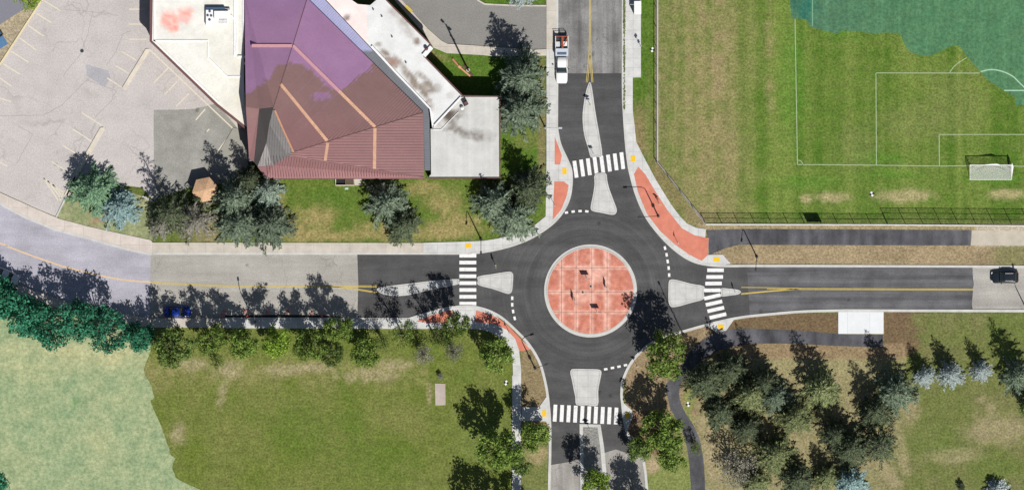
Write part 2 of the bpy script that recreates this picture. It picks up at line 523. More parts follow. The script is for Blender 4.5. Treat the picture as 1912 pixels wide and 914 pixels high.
def ground_col(px, py):
    c = np.zeros(px.shape+(3,)) + np.array(GREEN)
    nz = vnoise(px, py, 30, 1); nf = vnoise(px, py, 11, 2)
    # playing field
    f = (px > 1222) & (py < 440)
    c[f] = np.array(FIELD)
    colstripe = np.interp(px, np.arange(1180, 2100, 9), np.random.RandomState(3).rand(103)[:len(np.arange(1180, 2100, 9))])
    k = f*(colstripe*0.75 + 0.25*nz)
    c = lerp(c, np.clip(k*1.5-0.25, 0, 1)*f, (0.155, 0.215, 0.046))
    rowstripe = np.interp(py, np.arange(-300, 500, 11), np.random.RandomState(13).rand(73))
    c = lerp(c, f*rowstripe*0.30, (0.15, 0.20, 0.04))
    brk = np.clip((1425-px+30*(nz-.5))/70, 0, 1)
    c = lerp(c, f*brk*(0.40+0.6*colstripe)*np.clip(0.45+nf*0.9, 0, 1), (0.285, 0.23, 0.115))
    c = lerp(c, f*np.clip(1-np.abs(px-1340)/45, 0, 1)*np.clip((vnoise(px, py, 22, 19)-.35)*2.5, 0, 1)*0.8, (0.30, 0.235, 0.125))
    c = lerp(c, f*np.clip(1-np.abs(px-1385)/22, 0, 1)*np.clip(1.2-py/300, 0, 1)*0.5, (0.12, 0.17, 0.035))
    c = lerp(c, f*np.clip((1250-px)/25, 0, 1)*np.clip((py-60)/60, 0, 1)*0.6*nf, DIRT)
    c = lerp(c, f*np.clip(1.3-np.abs(px-1436)/(6+6*nf), 0, 1)*np.clip((260-py)/80, 0, 1)*0.6*np.clip(nf*1.5-.2, 0, 1), (0.27, 0.22, 0.11))
    for a in [(1690, 366, 55, 13), (1552, 368, 32, 10), (1880, 362, 35, 11), (1505, 372, 12, 9)]:
        c = lerp(c, f*blob(px, py, *a)*0.85, (0.36, 0.31, 0.16))
    for a in [(1850, 330, 60, 14), (1500, 340, 60, 14), (1660, 326, 70, 10), (1640, 295, 60, 12), (1570, 30, 50, 50), (1480, 150, 30, 120)]:
        c = lerp(c, f*blob(px, py, *a)*0.5, (0.075, 0.20, 0.02))
    for a in [(1780, 190, 60, 60), (1600, 270, 40, 50), (1700, 230, 60, 40)]:
        c = lerp(c, f*blob(px, py, *a)*0.28, (0.21, 0.21, 0.085))
    # vertical strip west of the fence
    c = lerp(c, ((px > 1180) & (px <= 1222) & (py < 440))*1.0, (0.075, 0.145, 0.018))
    c = lerp(c, blob(px, py, 1192, 250, 14, 55)*0.9, (0.235, 0.18, 0.09))
    c = lerp(c, blob(px, py, 1212, 250, 10, 90)*0.35, DRY)
    c = lerp(c, blob(px, py, 1245, 345, 16, 70, -38)*0.8*(px > 1190), (0.20, 0.165, 0.075))
    c = lerp(c, blob(px, py, 1300, 405, 26, 12, 45)*0.8, (0.23, 0.18, 0.10))
    # band below the playing field fence
    c = lerp(c, np.clip((py-400)/20, 0, 1)*f*(px > 1330)*0.5, (0.165, 0.175, 0.07))
    c = lerp(c, ((py > 417) & (py < 432) & (px > 1300))*(0.7+0.3*nf), (0.34, 0.27, 0.16))
    # dirt band above the east leg
    b = (py > 440) & (py < 500) & (px > 1318)
    c = lerp(c, b*(1.0), (0.33, 0.255, 0.155))
    c = lerp(c, b*np.clip((nz-0.4)*1.6, 0, 1), (0.25, 0.19, 0.115))
    c = lerp(c, b*np.clip((px-1840)/30, 0, 1)*0.75, (0.17, 0.175, 0.07))
    c = lerp(c, ((px > 1820) & (py > 420) & (py < 460))*1.0, (0.46, 0.40, 0.31))
    # church lawns
    l = (px > 280) & (px < 1022) & (py > 330) & (py < 455)
    c = lerp(c, l*1.0, (0.10, 0.155, 0.026))
    for a in [(565, 420, 40, 30, 10), (600, 400, 30, 25), (575, 440, 60, 12), (700, 430, 40, 15, 15), (720, 390, 18, 50), (800, 435, 70, 14), (850, 425, 60, 18), (830, 375, 40, 25), (790, 350, 30, 14), (520, 400, 12, 60), (640, 440, 60, 10), (860, 410, 40, 12)]:
        c = lerp(c, l*blob(px, py, *a)*(0.3+0.6*vnoise(px, py, 5, 18)), (0.34, 0.265, 0.12))
    c = lerp(c, l*blob(px, py, 620, 370, 50, 22)*0.6, (0.065, 0.145, 0.016))
    c = lerp(c, l*blob(px, py, 870, 360, 60, 18)*0.4, (0.10, 0.16, 0.03))
    c = lerp(c, l*blob(px, py, 380, 430, 60, 30)*0.7, (0.28, 0.22, 0.13))
    c = lerp(c, l*blob(px, py, 330, 440, 40, 14)*0.7, (0.10, 0.14, 0.03))
    c = lerp(c, l*blob(px, py, 985, 440, 30, 20)*0.6, DIRT)
    u = (px > 780) & (px < 1020) & (py < 330)
    c = lerp(c, u*1.0, (0.075, 0.15, 0.018))
    c = lerp(c, u*blob(px, py, 800, 100, 40, 8, 15)*0.8, (0.22, 0.19, 0.08))
    c = lerp(c, u*blob(px, py, 1012, 240, 9, 160)*0.85, (0.21, 0.175, 0.085))
    c = lerp(c, u*blob(px, py, 985, 260, 30, 20)*0.5, (0.18, 0.18, 0.06))
    # south-west lawn
    s = (px < 960) & (py > 605)
    c = lerp(c, s*1.0, (0.130, 0.160, 0.036))
    c = lerp(c, s*np.clip(nz*1.2-0.25, 0, 1)*0.5, (0.20, 0.20, 0.068))
    c = lerp(c, s*np.clip(vnoise(px, py, 60, 9)*1.4-0.5, 0, 1)*0.7, (0.098, 0.15, 0.016))
    c = lerp(c, s*np.clip(1-np.abs(py-695)/42, 0, 1)*np.clip(nf*1.3-0.1, 0, 1)*(px < 800)*0.6, (0.29, 0.25, 0.12))
    for a in [(415, 735, 9, 28, 8), (332, 810, 16, 22, 20), (430, 690, 30, 16), (690, 700, 60, 14), (530, 690, 40, 12), (588, 685, 40, 10), (360, 680, 30, 12), (740, 680, 40, 10), (802, 735, 5, 22)]:
        c = lerp(c, s*blob(px, py, *a)*(0.15+0.7*vnoise(px, py, 4, 17)), (0.38, 0.31, 0.20))
    for a in [(640, 720, 7, 50, -15), (655, 790, 30, 40), (475, 776, 10, 10), (560, 800, 70, 60), (700, 860, 90, 50), (870, 700, 20, 16)]:
        c = lerp(c, s*blob(px, py, *a)*0.5, (0.085, 0.145, 0.02))
    c = lerp(c, s*blob(px, py, 900, 820, 60, 60)*0.5, (0.155, 0.20, 0.055))
    # verge between pavement and south leg
    v = (px > 970) & (px < 1030) & (py > 640)
    c = lerp(c, v*1.0, (0.24, 0.185, 0.105))
    c = lerp(c, v*np.clip((py-800)/50, 0, 1), (0.15, 0.17, 0.055))
    c = lerp(c, v*blob(px, py, 1003, 850, 20, 18)*0.8, (0.34, 0.27, 0.15))
    # park in the south-east
    e = (px > 1160) & (py > 585)
    c = lerp(c, e*1.0, (0.130, 0.155, 0.045))
    c = lerp(c, e*np.clip(nz*1.4-0.3, 0, 1)*0.6, (0.19, 0.175, 0.085))
    tree = (px < 1700) & (px > 1270) & e
    c = lerp(c, tree*np.clip((1680-px)/60, 0, 1)*(0.55+0.45*nf), (0.30, 0.255, 0.145))
    c = lerp(c, ((px > 1165) & (px < 1300) & (py > 600) & (py < 775) & e)*1.0, (0.275, 0.205, 0.125))
    c = lerp(c, ((px > 1165) & (px < 1245) & (py > 765) & (py < 850) & e)*1.0, (0.20, 0.13, 0.085))
    c = lerp(c, ((px > 1200) & (px < 1292) & (py > 850) & e)*1.0, (0.19, 0.22, 0.07))
    c = lerp(c, e*blob(px, py, 1218, 868, 14, 20)*0.8, (0.42, 0.31, 0.21))
    c = lerp(c, (((px > 1330) & (px < 1566) & (py > 583) & (py < 625)) | ((px > 1270) & (px < 1370) & (py > 600) & (py < 670)))*e*1.0, MULCH)
    c = lerp(c, (((px > 1270) & (px < 1330) & (py > 605) & (py < 660)))*e*(0.4+0.4*nf), (0.33, 0.25, 0.15))
    c = lerp(c, ((px > 1649) & (py < 665) & (py > 580))*np.clip((1722-px)/22 + (nf-0.5)*1.2, 0, 1)*1.0, MULCH)
    c = lerp(c, ((px > 1330) & (px < 1690) & (py > 642) & (py < 672))*e*0.9, (0.26, 0.185, 0.11))
    c = lerp(c, ((px > 1330) & (px < 1690) & (py > 668) & (py < 700))*e*0.6, (0.30, 0.27, 0.14))
    for a in [(1283, 780, 10, 70), (1290, 740, 12, 30)]:
        c = lerp(c, e*blob(px, py, *a)*0.8, (0.20, 0.23, 0.07))
    for a in [(1850, 760, 10, 9), (1832, 745, 10, 5), (1345, 820, 30, 40), (1700, 760, 18, 40), (1680, 830, 14, 60, -15), (1660, 885, 14, 40, -30), (1780, 850, 60, 16), (1560, 710, 14, 20), (1620, 745, 14, 14), (1325, 850, 14, 40), (1865, 800, 60, 30)]:
        c = lerp(c, e*blob(px, py, *a)*0.65, (0.34, 0.28, 0.17))
    for a in [(1880, 610, 50, 40), (1740, 820, 60, 40), (1850, 870, 60, 30), (1890, 690, 30, 40)]:
        c = lerp(c, e*blob(px, py, *a)*0.5, (0.10, 0.155, 0.030))
    # north-west corner, beyond the car park
    c = lerp(c, ((px < 90) & (py < 130))*1.0, (0.34, 0.29, 0.21))
    return c

def grid_col(me, fn):
    n = len(me.vertices)
    co = np.empty(n*3, np.float32); me.vertices.foreach_get('co', co); co = co.reshape(-1, 3)
    c = fn(co[:, 0]*S+956.0, 457.0-co[:, 1]*S)
    at = me.color_attributes.new('Col', 'FLOAT_COLOR', 'POINT')
    at.data.foreach_set('color', np.hstack([np.clip(c, 0, 1), np.ones((n, 1))]).astype(np.float32).ravel())

def gridify(bm, step):
    xs = [v.co.x for v in bm.verts]; ys = [v.co.y for v in bm.verts]
    for ax, lo, hi in ((0, min(xs), max(xs)), (1, min(ys), max(ys))):
        k = lo + step
        while k < hi:
            p = [0, 0, 0]; p[ax] = k
            nn = [0, 0, 0]; nn[ax] = 1
            bmesh.ops.bisect_plane(bm, geom=bm.verts[:]+bm.edges[:]+bm.faces[:], plane_co=p, plane_no=nn)
            k += step

def colsheet(name, pts, z, m, step, fn, parent=None):
    bm = bm_poly(P(pts), z)
    gridify(bm, step)
    o = link(name, bm, m, parent)
    grid_col(o.data, fn)
    return o

def flat(c): return lambda px, py: np.zeros(px.shape+(3,)) + np.array(c)

import sys
def simple_check(name, p):
    n=len(p)
    def cc(a,b,c): return (b[0]-a[0])*(c[1]-a[1])-(b[1]-a[1])*(c[0]-a[0])
    for i in range(n):
        for j in range(i+2,n):
            if i==0 and j==n-1: continue
            a,b,c,d=p[i],p[(i+1)%n],p[j],p[(j+1)%n]
            if cc(a,b,c)*cc(a,b,d)<0 and cc(c,d,a)*cc(c,d,b)<0: print('SELFX',name,[round(a[0]*S+956),round(457-a[1]*S)],[round(c[0]*S+956),round(457-c[1]*S)])
def struct(o, label=None, cat='ground'):
    o['kind'] = 'structure'
    if label: o['label'] = label; o['category'] = cat
    return o

# ------------------------------------------------------------------ ground: one sheet to the horizon
def axis(lo, hi, step):
    out = [-1500, -900, -500, -280, -170]
    out = [v for v in out if v < lo-2]
    inner = list(np.arange(lo, hi+1e-6, step))
    return np.array(out + inner + [v for v in (170, 280, 500, 900, 1500) if v > hi+2])
gx = axis(-102, 102, 0.4); gy = axis(-60, 60, 0.4)
nx, ny = len(gx), len(gy)
GX, GY = np.meshgrid(gx, gy)
vco = np.stack([GX.ravel(), GY.ravel(), np.zeros(nx*ny)], 1)
ii, jj = np.meshgrid(np.arange(nx-1), np.arange(ny-1))
a = (jj*nx+ii).ravel()
faces = np.stack([a, a+1, a+1+nx, a+nx], 1)
me = bpy.data.meshes.new('ground')
me.vertices.add(len(vco)); me.vertices.foreach_set('co', vco.astype(np.float32).ravel())
me.loops.add(faces.size); me.loops.foreach_set('vertex_index', faces.astype(np.int32).ravel())
me.polygons.add(len(faces)); me.polygons.foreach_set('loop_start', (np.arange(len(faces))*4).astype(np.int32))
me.update(calc_edges=True)
me.materials.append(M['ground'])
grid_col(me, ground_col)
g = bpy.data.objects.new('ground', me); COL.objects.link(g)
struct(g, 'mown and dry grass with bare earth patches covering the whole site')

Z = 0.004
def sheet(name, pts, lv, m, label=None, cat='ground'):
    simple_check(label, P(pts))
    return struct(link(name, bm_poly(P(pts), Z*lv), m), label, cat)
def slab(name, pts, m, label=None, z1=0.13, z0=0.0, cat='pavement'):
    return struct(link(name, bm_prism(P(pts), z0, z1), m), label, cat)

# pale meadow in the south-west and blue-green turf in the north-east
rag = cr([(286, 606), (280, 655), (269, 690), (282, 720), (287, 742), (281, 750), (296, 785), (308, 815), (318, 845), (326, 856), (322, 870), (328, 890), (345, 900), (372, 912), (400, 930)], 3)
rr = random.Random(4)
rag = [(x+rr.uniform(-1.2, 1.2), y+rr.uniform(-1, 1)) for x, y in rag]
pale = rag + [(430, 1100), (-250, 1100), (-250, 560), (60, 560), (200, 600)]
def pale_fn(px, py):
    c = np.zeros(px.shape+(3,)) + np.array((0.295, 0.355, 0.19))
    c = lerp(c, vnoise(px, py, 45, 12)*0.7, (0.21, 0.32, 0.175))
    c = lerp(c, np.clip(1-np.abs(py-660)/40, 0, 1)*vnoise(px, py, 24, 14)*1.1, (0.50, 0.47, 0.26))
    c = lerp(c, blob(px, py, 140, 750, 8, 6)*0.6, (0.14, 0.28, 0.10))
    for a in [(230, 740, 20, 40, 20), (190, 820, 25, 30), (60, 700, 40, 30)]:
        c = lerp(c, blob(px, py, *a)*0.35, (0.43, 0.44, 0.23))
    return c
struct(colsheet('meadow', pale, Z*1, M['pale_grass'], 1.2, pale_fn), 'pale green meadow grass at the lower left')
teal_edge = [(1475, -2), (1477, 34), (1505, 36), (1513, 50), (1540, 58), (1565, 63), (1572, 57), (1605, 59), (1635, 64), (1650, 61), (1680, 62), (1688, 80), (1695, 94), (1712, 102), (1735, 105), (1752, 98), (1772, 88), (1785, 84), (1793, 88), (1805, 105), (1822, 125), (1845, 150), (1872, 168), (1893, 180), (1897, 186), (1895, 198), (1925, 194)]
teal = teal_edge + [(2150, 190), (2150, -250), (1475, -250)]
def teal_fn(px, py):
    c = np.zeros(px.shape+(3,)) + np.array((0.066, 0.175, 0.085))
    c = lerp(c, np.clip((1700-px)/150, 0, 1)*0.8, (0.06, 0.145, 0.09))
    c = lerp(c, blob(px, py, 1505, 10, 25, 30)*0.8, (0.01, 0.12, 0.10))
    c = lerp(c, vnoise(px, py, 12, 22)*0.5, (0.11, 0.225, 0.11))
    return c
struct(colsheet('turf', teal, Z*1, M['teal_turf'], 1.0, teal_fn), 'blue-green turf in the upper right corner of the playing field')

# ------------------------------------------------------------------ roads
west_old = [(-250, 330), (-100, 352), (0, 378), (44, 402), (102, 426), (170, 444), (237, 463), (281, 472)]
road_n = [(281, 526), (281, 594), (225, 584), (129, 564), (68, 543), (0, 518), (-120, 480), (-250, 450)]
sheet('road', west_old + road_n, 2, M['lavender_asphalt'], 'pale lavender asphalt road curving in from the left', 'road')
sheet('road', [(281, 471), (670, 471), (670, 594), (281, 594)], 2, M['old_asphalt'], 'weathered grey asphalt stretch of the west road leg', 'road')
sheet('road', [(1039, -250), (1162.9, -250), (1164, 150), (1040, 150)], 2, M['old_north'], 'cracked grey asphalt of the north road leg', 'road')
sheet('road', [(1800, 497), (2160, 499), (2160, 580), (1800, 579)], 2, M['old_asphalt'], 'worn pale asphalt at the right end of the east road leg', 'road')
sheet('road', [(1024, 820), (1183, 815), (1205, 858), (1209, 914), (1214, 1120), (1024, 1120)], 2, M['old_south'], 'worn beige asphalt of the south road leg', 'road')
nw = cr([(1040, 237), (1046, 268), (1059.4, 298), (1066.5, 317), (1067.5, 341), (1063.5, 368), (1053, 391.6), (1036, 413), (1012, 431.5), (981.4, 448.5), (941, 462), (900, 470), (880, 471.5)], 5)
ne = cr([(1163.5, 190), (1168, 258), (1172.4, 300), (1177, 325), (1188.3, 364.4), (1205, 402), (1225.6, 431), (1253, 460), (1283, 482), (1310, 492), (1345, 496), (1390, 496)], 5)
se = cr([(1580, 579), (1500, 581), (1432, 586.6), (1380, 592.5), (1327, 604), (1273, 619), (1239, 629.4), (1212, 643), (1192, 660), (1175, 682), (1163.5, 709), (1160.5, 733), (1162, 752), (1166, 787), (1172, 809), (1187, 834), (1201, 858)], 5)
sw = cr([(1027, 850), (1027, 794), (1023.8, 750), (1018.7, 716), (1008.5, 678.6), (991.6, 648), (971, 624), (941, 596), (920, 583), (898, 575), (875, 571.5), (847, 573), (825, 577), (796, 585), (764, 595)], 5)
new_poly = [(1040, 137)] + nw + [(667, 471), (669, 530), (667, 594)] + sw[::-1] + [(1024, 868), (1060, 862), (1110, 850), (1150, 838)] + se[::-1][1:] + [(1816, 578), (1814, 560), (1818, 530), (1815, 498)] + ne[::-1] + [(1163, 137)]
# sw reversed ends at (1027,850); se reversed starts near (1201,858)
sheet('road', new_poly, 3, M['new_asphalt'], 'fresh dark asphalt of the roundabout and its approaches', 'road')
sheet('road', [(1395, 498), (1816, 498), (1817, 540), (1814, 578), (1580, 578), (1500, 580), (1440, 585), (1400, 589)], 4, M['east_asphalt'], 'streaky dusty dark asphalt of the east road leg', 'road')

# narrow near-black strip beside the west pavement
sheet('dark_strip', [(420, 588), (520, 587), (612, 588), (640, 591), (640, 592), (420, 592)], 5, plain('near_black_strip', (0.03, 0.028, 0.025), 0.95), 'narrow black strip along the west pavement')

# car parks
lot = [(78, 0), (60, 26), (0, 118), (-60, 208), (-250, 260), (-250, 300), (-100, 335), (0, 358), (68, 389), (107, 405), (125, 365), (190, 238), (287, 238), (287, 205), (330, 205), (365, 203), (405, 194), (283, 78), (281, 0), (281, -250), (235, -250)]
lot = [(78, 0), (60, 26), (0, 118), (-60, 208), (-250, 260), (-250, 300), (-100, 335), (0, 358), (68, 389), (107, 405), (128, 362), (140, 335), (265, 350), (287, 374), (287, 205), (330, 205), (365, 203), (410, 194), (290, 70), (290, 0), (290, -250), (235, -250)]
sheet('car_park', lot, 2, M['lot'], 'pale pinkish-grey asphalt car park', 'car park')
sheet('car_park', [(287, 205), (330, 205), (365, 203), (405, 193), (470, 250), (470, 330), (400, 345), (350, 352), (287, 374)], 3, M['lot_dark'], 'darker grey asphalt corner of the car park', 'car park')
sheet('car_park', [(160, 120), (202, 132), (206, 145), (196, 163), (162, 142)], 3, M['patch'], 'bluish repair patch in the car park', 'car park')
sheet('driveway', [(750, 0), (797, 51), (824, 75), (836, 81), (900, 85), (1000, 92), (1030, 92), (1030, 10), (905, 7), (891, 0), (880, -250), (700, -250)], 2, M['lot_north'], 'smooth grey asphalt drive north of the church', 'car park')

# ------------------------------------------------------------------ pavements
slab('pavement', west_old[::1] + [(285, 472.3), (285, 452.6)] + [(281.5, 448), (169.6, 423.8), (112, 408.5), (68, 390), (0, 359.4), (-100, 335), (-250, 305)], concrete('pinkish_tan_walk', (0.62, 0.55, 0.50), 3.0), 'pale tan pavement curving along the car park edge')
slab('pavement', [(285.2, 471), (790, 471), (790, 453.3), (285.2, 452.6)], M['tan_concrete'], 'straight tan concrete pavement north of the west leg')
slab('pavement', [(790.2, 471)] + [(880, 471)] + nw[::-1] + [(1039.5, 150), (1039.5, 92), (1020.4, 92), (1020.4, 300), (1018.7, 403.5), (991.6, 425.5), (967.8, 435.7), (930, 445), (901, 449.3), (860, 451), (790.2, 453)], M['concrete'], 'light grey pavement wrapping the north-west corner of the roundabout')
slab('pavement', [(1020.4, 91.8), (1039.5, 91.8), (1039.5, -250), (1020.4, -250)], M['tan_concrete'], 'tan pavement beside the north leg above the parked truck')
slab('pavement', [(1163.5, -250), (1196.8, -250), (1196.8, 144.8), (1181.5, 144.8), (1181.5, 203.5), (1188, 264.6), (1205, 298.5), (1225.6, 337), (1252.8, 381), (1270, 404), (1283, 417), (1300, 424.8), (1318, 427.2), (1317, 443), (1323.3, 444), (1321.6, 475.4), (1349.4, 475), (1364.7, 492), (1345, 495.5)] + ne[::-1][5:] + [(1163.5, 150)], M['concrete'], 'light grey pavement wrapping the north-east corner of the roundabout')
slab('pavement', [(281, 594), (225, 584.5), (129, 564.5), (68, 543.5), (0, 518.5), (-120, 480.5), (-250, 450.5), (-250, 470), (-120, 498), (0, 535), (68, 560), (129, 582), (225, 602), (281, 611)], concrete('pale_pinkish_walk', (0.60, 0.53, 0.49), 3.0), 'pale pavement between the deep green trees and the curved road')
slab('pavement', [(281, 593.5), (420, 593.5), (420, 611), (281, 611)], M['tan_concrete'], 'tan pavement beside the dark blue car')
swo = [p for p in sw if p[1] < 800]
inner_sw = cr([(957.7, 914), (957.7, 800), (957.7, 696), (954, 658), (937, 634.5), (917, 620), (895, 614.5), (870, 613.5)], 4)
slab('pavement', [(420.2, 593.5), (764, 595)] + sw[::-1][:-40] + [(991.6, 650), (969.5, 655), (973, 689), (973, 914), (973, 1120), (957.7, 1120)] + inner_sw + [(770, 613.5), (420.2, 612)], M['concrete'], 'light grey pavement wrapping the south-west corner of the roundabout')
slab('landing', [(974, 759), (1006.9, 759), (1020.4, 739.7), (1024, 755), (1026.5, 797), (1018.7, 785.5), (974, 784.8)], M['concrete'], 'concrete landing at the west end of the south crosswalk')
slab('landing', [(1162.6, 750), (1179.8, 765), (1181.5, 777), (1174.8, 794), (1169.7, 806), (1166, 787)], M['concrete'], 'concrete landing at the east end of the south crosswalk')
slab('landing', [(1319, 607.4), (1337.6, 620), (1356, 616.5), (1370, 596.5), (1327, 605.5)], M['concrete'], 'concrete landing at the south end of the east crosswalk')
slab('walkway', [(736, 0), (797, 69), (809, 89), (834, 99.5), (900, 103), (930, 106), (1020.2, 104), (1020.2, 91.6), (1000, 93), (900, 86), (836, 82), (824, 76), (797, 52), (750, 0), (700, -56), (680, -56)], M['tan_concrete'], 'tan walkway following the north-east side of the church')
slab('walkway', [(410, 282), (436, 238), (452, 242), (464, 250), (464, 322), (445, 322)], concrete('grey_entrance_pad', (0.33, 0.32, 0.28)), 'pale concrete entrance pad west of the church')
slab('walkway', [(405, 193), (412, 192), (456, 237), (445, 241)], M['tan_concrete'], 'narrow tan walk along the church west wall', 0.12)
slab('walkway', [(281, -250), (286, 0), (283, 62), (279, 62), (272, 0), (272, -250)], M['tan_concrete'], 'thin tan walk beside the white church roof', 0.12)
slab('pad', [(1565.3, 580.5), (1649.8, 580.5), (1649.8, 622.6), (1565.3, 622.6)], M['pad'], 'bright white square concrete pad south of the east leg')
slab('pad', [(662.5, 333.6), (675, 333.6), (675, 346), (662.5, 346)], M['tan_concrete'], 'small concrete pad beside the church window well', 0.1)
slab('pad', [(812, 715), (831.5, 715.5), (832, 755.5), (813, 756)], M['pink_pad'], 'lone pinkish concrete slab on the south-west lawn', 0.1)

# shared-use asphalt paths
pw = [(1318, 429), (1400, 427), (1814, 429), (1814, 441), (1812, 458), (1600, 457.5), (1432, 457), (1380, 456.5), (1354.5, 463), (1324, 476), (1322, 445)]
sheet('path', pw, 3, M['path'], 'dark asphalt footpath north of the east leg', 'path')
sheet('path', [(1814.5, 430), (2160, 432), (2160, 458), (1812.5, 457.7)], 2, concrete('pale_gravel_path', (0.50, 0.45, 0.37)), 'pale path continuing right of the dark footpath', 'path')
sp_out = cr([(1649, 624), (1564, 622.5), (1500, 617), (1432, 614), (1380, 612.5), (1334, 622), (1300, 643), (1278, 670), (1262, 700), (1243, 718), (1248, 745), (1253, 765), (1272, 800), (1283, 838), (1290, 914), (1290, 1100)], 5)
sp_in = cr([(1649, 648), (1560, 645), (1500, 642), (1432, 640.6), (1380, 644), (1340, 655), (1313, 670), (1293, 688), (1277, 707), (1268, 733), (1276, 763), (1297, 797), (1310, 835), (1317, 914), (1320, 1100)], 5)
sheet('path', sp_out + sp_in[::-1], 3, M['path'], 'dark asphalt footpath winding through the south-east park', 'path')

# red stamped concrete infills
def red_fn(px, py):
    c = np.zeros(px.shape+(3,)) + np.array((0.56, 0.19, 0.13))
    return lerp(c, vnoise(px, py, 12, 31)*0.35, (0.70, 0.28, 0.20))
def red(pts, label):
    o = colsheet('red_paving', pts, 0.136, M['red'], 0.6, red_fn)
    struct(o, label, 'pavement')
red([(1035.7, 254.4), (1049, 290), (1045.9, 307), (1035.7, 307)], 'small red concrete wedge north of the north-west ramp')
red([(1035, 338.3), (1052.6, 338.3), (1062, 346), (1058, 366), (1048, 391), (1031.8, 410), (1034, 360)], 'red concrete wedge at the north-west corner')
red([(1191.7, 311), (1183.5, 325), (1191, 358), (1208, 399), (1232.4, 431), (1259.6, 455.5), (1286.7, 475), (1310.4, 486.6), (1321.4, 476), (1323.1, 444.2), (1297, 439), (1273, 425.5), (1246, 391.6), (1222, 354.3), (1205, 325.4)], 'long red concrete crescent at the north-east corner')
red(cr([(889, 579), (915, 586.5), (940, 600), (963, 622), (978, 638), (990, 652)], 3) + [(969.8, 655), (962, 632), (945, 614), (922, 604), (900, 602), (886, 600)], 'red concrete crescent at the south-west corner')
red([(776, 599.5), (800, 590), (826, 582), (842, 578), (846, 584), (833, 602), (800, 602)], 'red concrete wedge beside the west crosswalk')

# kerbs
def kerb(pts, label, wd=0.34, z1=0.15, closed=False, m=None):
    o = link('kerb', bm_ribbon(P(pts), wd, 0.0, z1, closed), m or M['kerb'])
    return struct(o, label, 'kerb')
kerb([(285, 473), (560, 473), (880, 473)] + [(x, y+0.5) for x, y in nw[::-1]] + [(1040.5, 150), (1040.5, -250)], 'kerb sweeping from the west leg to the north leg')
kerb([(-250, 332), (-100, 354)] + [(x, y+2) for x, y in west_old[2:]] + [(284, 473)], 'kerb of the curved road at the left')
kerb([(1163, -250), (1163, 150)] + ne + [(1500, 496), (1816, 497), (2160, 499)], 'kerb sweeping from the north leg to the east leg', 0.38)
kerb([(2160, 580.5), (1912, 580), (1700, 579.5)] + se + [(1205, 880), (1208, 914), (1213, 1120)], 'kerb sweeping from the east leg to the south leg', 0.42)
kerb([(1025, 1120), (1025.5, 900)] + sw, 'kerb sweeping from the south leg to the west leg', 0.42)
kerb([(764, 593.8), (420, 593)], 'straight kerb beside the west pavement', 0.14, 0.14)
kerb([(82, -6), (60, 28), (0, 120), (-60, 210)], 'long pale kerb at the top left of the car park', 0.26, m=M['faded_yellow'])
kerb([(105, 405), (126, 362), (140, 330)], 'kerb along the tree bed in the car park', 0.25)
kerb([(266, 366), (284, 375), (290, 374)], 'short kerb at the right tip of the tree bed', 0.3)
kerb([(891, 0), (905, 8), (960, 10.5), (1020, 11)], 'kerb along the top of the church drive', 0.25, m=M['tan_concrete'])
kerb([(957, 1120), (957, 914), (957, 700)], 'edging of the south pavement', 0.12, 0.14)

# lawn bed under the two car park trees
bed = [(107, 404), (128, 362), (150, 325), (265, 366), (285, 376), (285, 448), (281, 447), (169, 423), (112, 408)]
def bed_fn(px, py):
    c = np.zeros(px.shape+(3,)) + np.array((0.25, 0.26, 0.14))
    c = lerp(c, vnoise(px, py, 14, 41)*0.7, (0.20, 0.26, 0.12))
    return lerp(c, blob(px, py, 185, 410, 18, 9, -15)*0.8, (0.34, 0.22, 0.15))
struct(colsheet('lawn', bed, Z*4, M['pale_grass'], 0.8, bed_fn), 'patch of lawn at the bottom right of the pale car park')

# ------------------------------------------------------------------ paint
def line(bm, a, b, wd, z):
    pts = P([a, b]); L, Rr = ribbon_pts(pts, wd)
    bm_poly([L[0], L[1], Rr[1], Rr[0]], z, bm)
def lines(name, segs, wd, lv, m, label, cat='marking', z=None):
    bm = bmesh.new()
    for s in segs:
        for i in range(len(s)-1): line(bm, s[i], s[i+1], wd, z if z is not None else Z*lv)
    return struct(link(name, bm, m), label, cat)
# crosswalk bars
def bars(segs, wd, label):
    lines('crosswalk', segs, wd, 6, M['white_paint'], label)
bars([((1072.3 + 12.55*i, 300.2 - 2.27*i), (1076.7 + 12.45*i, 331.5 - 2.3*i)) for i in range(8)], 0.60, 'tilted white bars of the north crosswalk')
bars([((857.8, 477 + 12.75*i), (889.3, 477 + 12.75*i)) for i in range(8)], 0.58, 'white bars of the west crosswalk')
bars([((1037.2 + 12.66*i, 754.6 + 0.6*i), (1035.6 + 12.66*i, 786 + 0.6*i)) for i in range(10)], 0.60, 'white bars of the south crosswalk')
bars([((1320.6, 503.9), (1351.5, 504)), ((1318.9, 516.7), (1350, 516.5)), ((1317, 529), (1347.7, 528.6)), ((1315, 541.5), (1345.7, 541.3)), ((1315, 557), (1345.4, 550)),
      ((1317.8, 568.7), (1348.5, 562)), ((1321, 580.6), (1352, 573.6)), ((1325, 592.8), (1356, 585.6))], 0.58, 'white bars of the east crosswalk')
def dashes(pts, wd, label):
    lines('yield_line', pts, wd, 6, M['white_paint'], label)
dashes([((1054.7, 397), (1060.7, 396.2)), ((1067.2, 395.1), (1073.2, 394.3)), ((1080, 393.9), (1086.2, 393.7)), ((1092.5, 394), (1098.8, 394.8))], 0.36, 'dashed white yield line across the north leg')
dashes([((1241, 459.5), (1242.4, 466)), ((1244.2, 472), (1245.3, 478.5)), ((1246.2, 484.2), (1247.2, 491)), ((1248.2, 496.7), (1248.8, 503.3)), ((1249.4, 509.8), (1249.6, 516.3))], 0.36, 'dashed white yield line across the east leg')
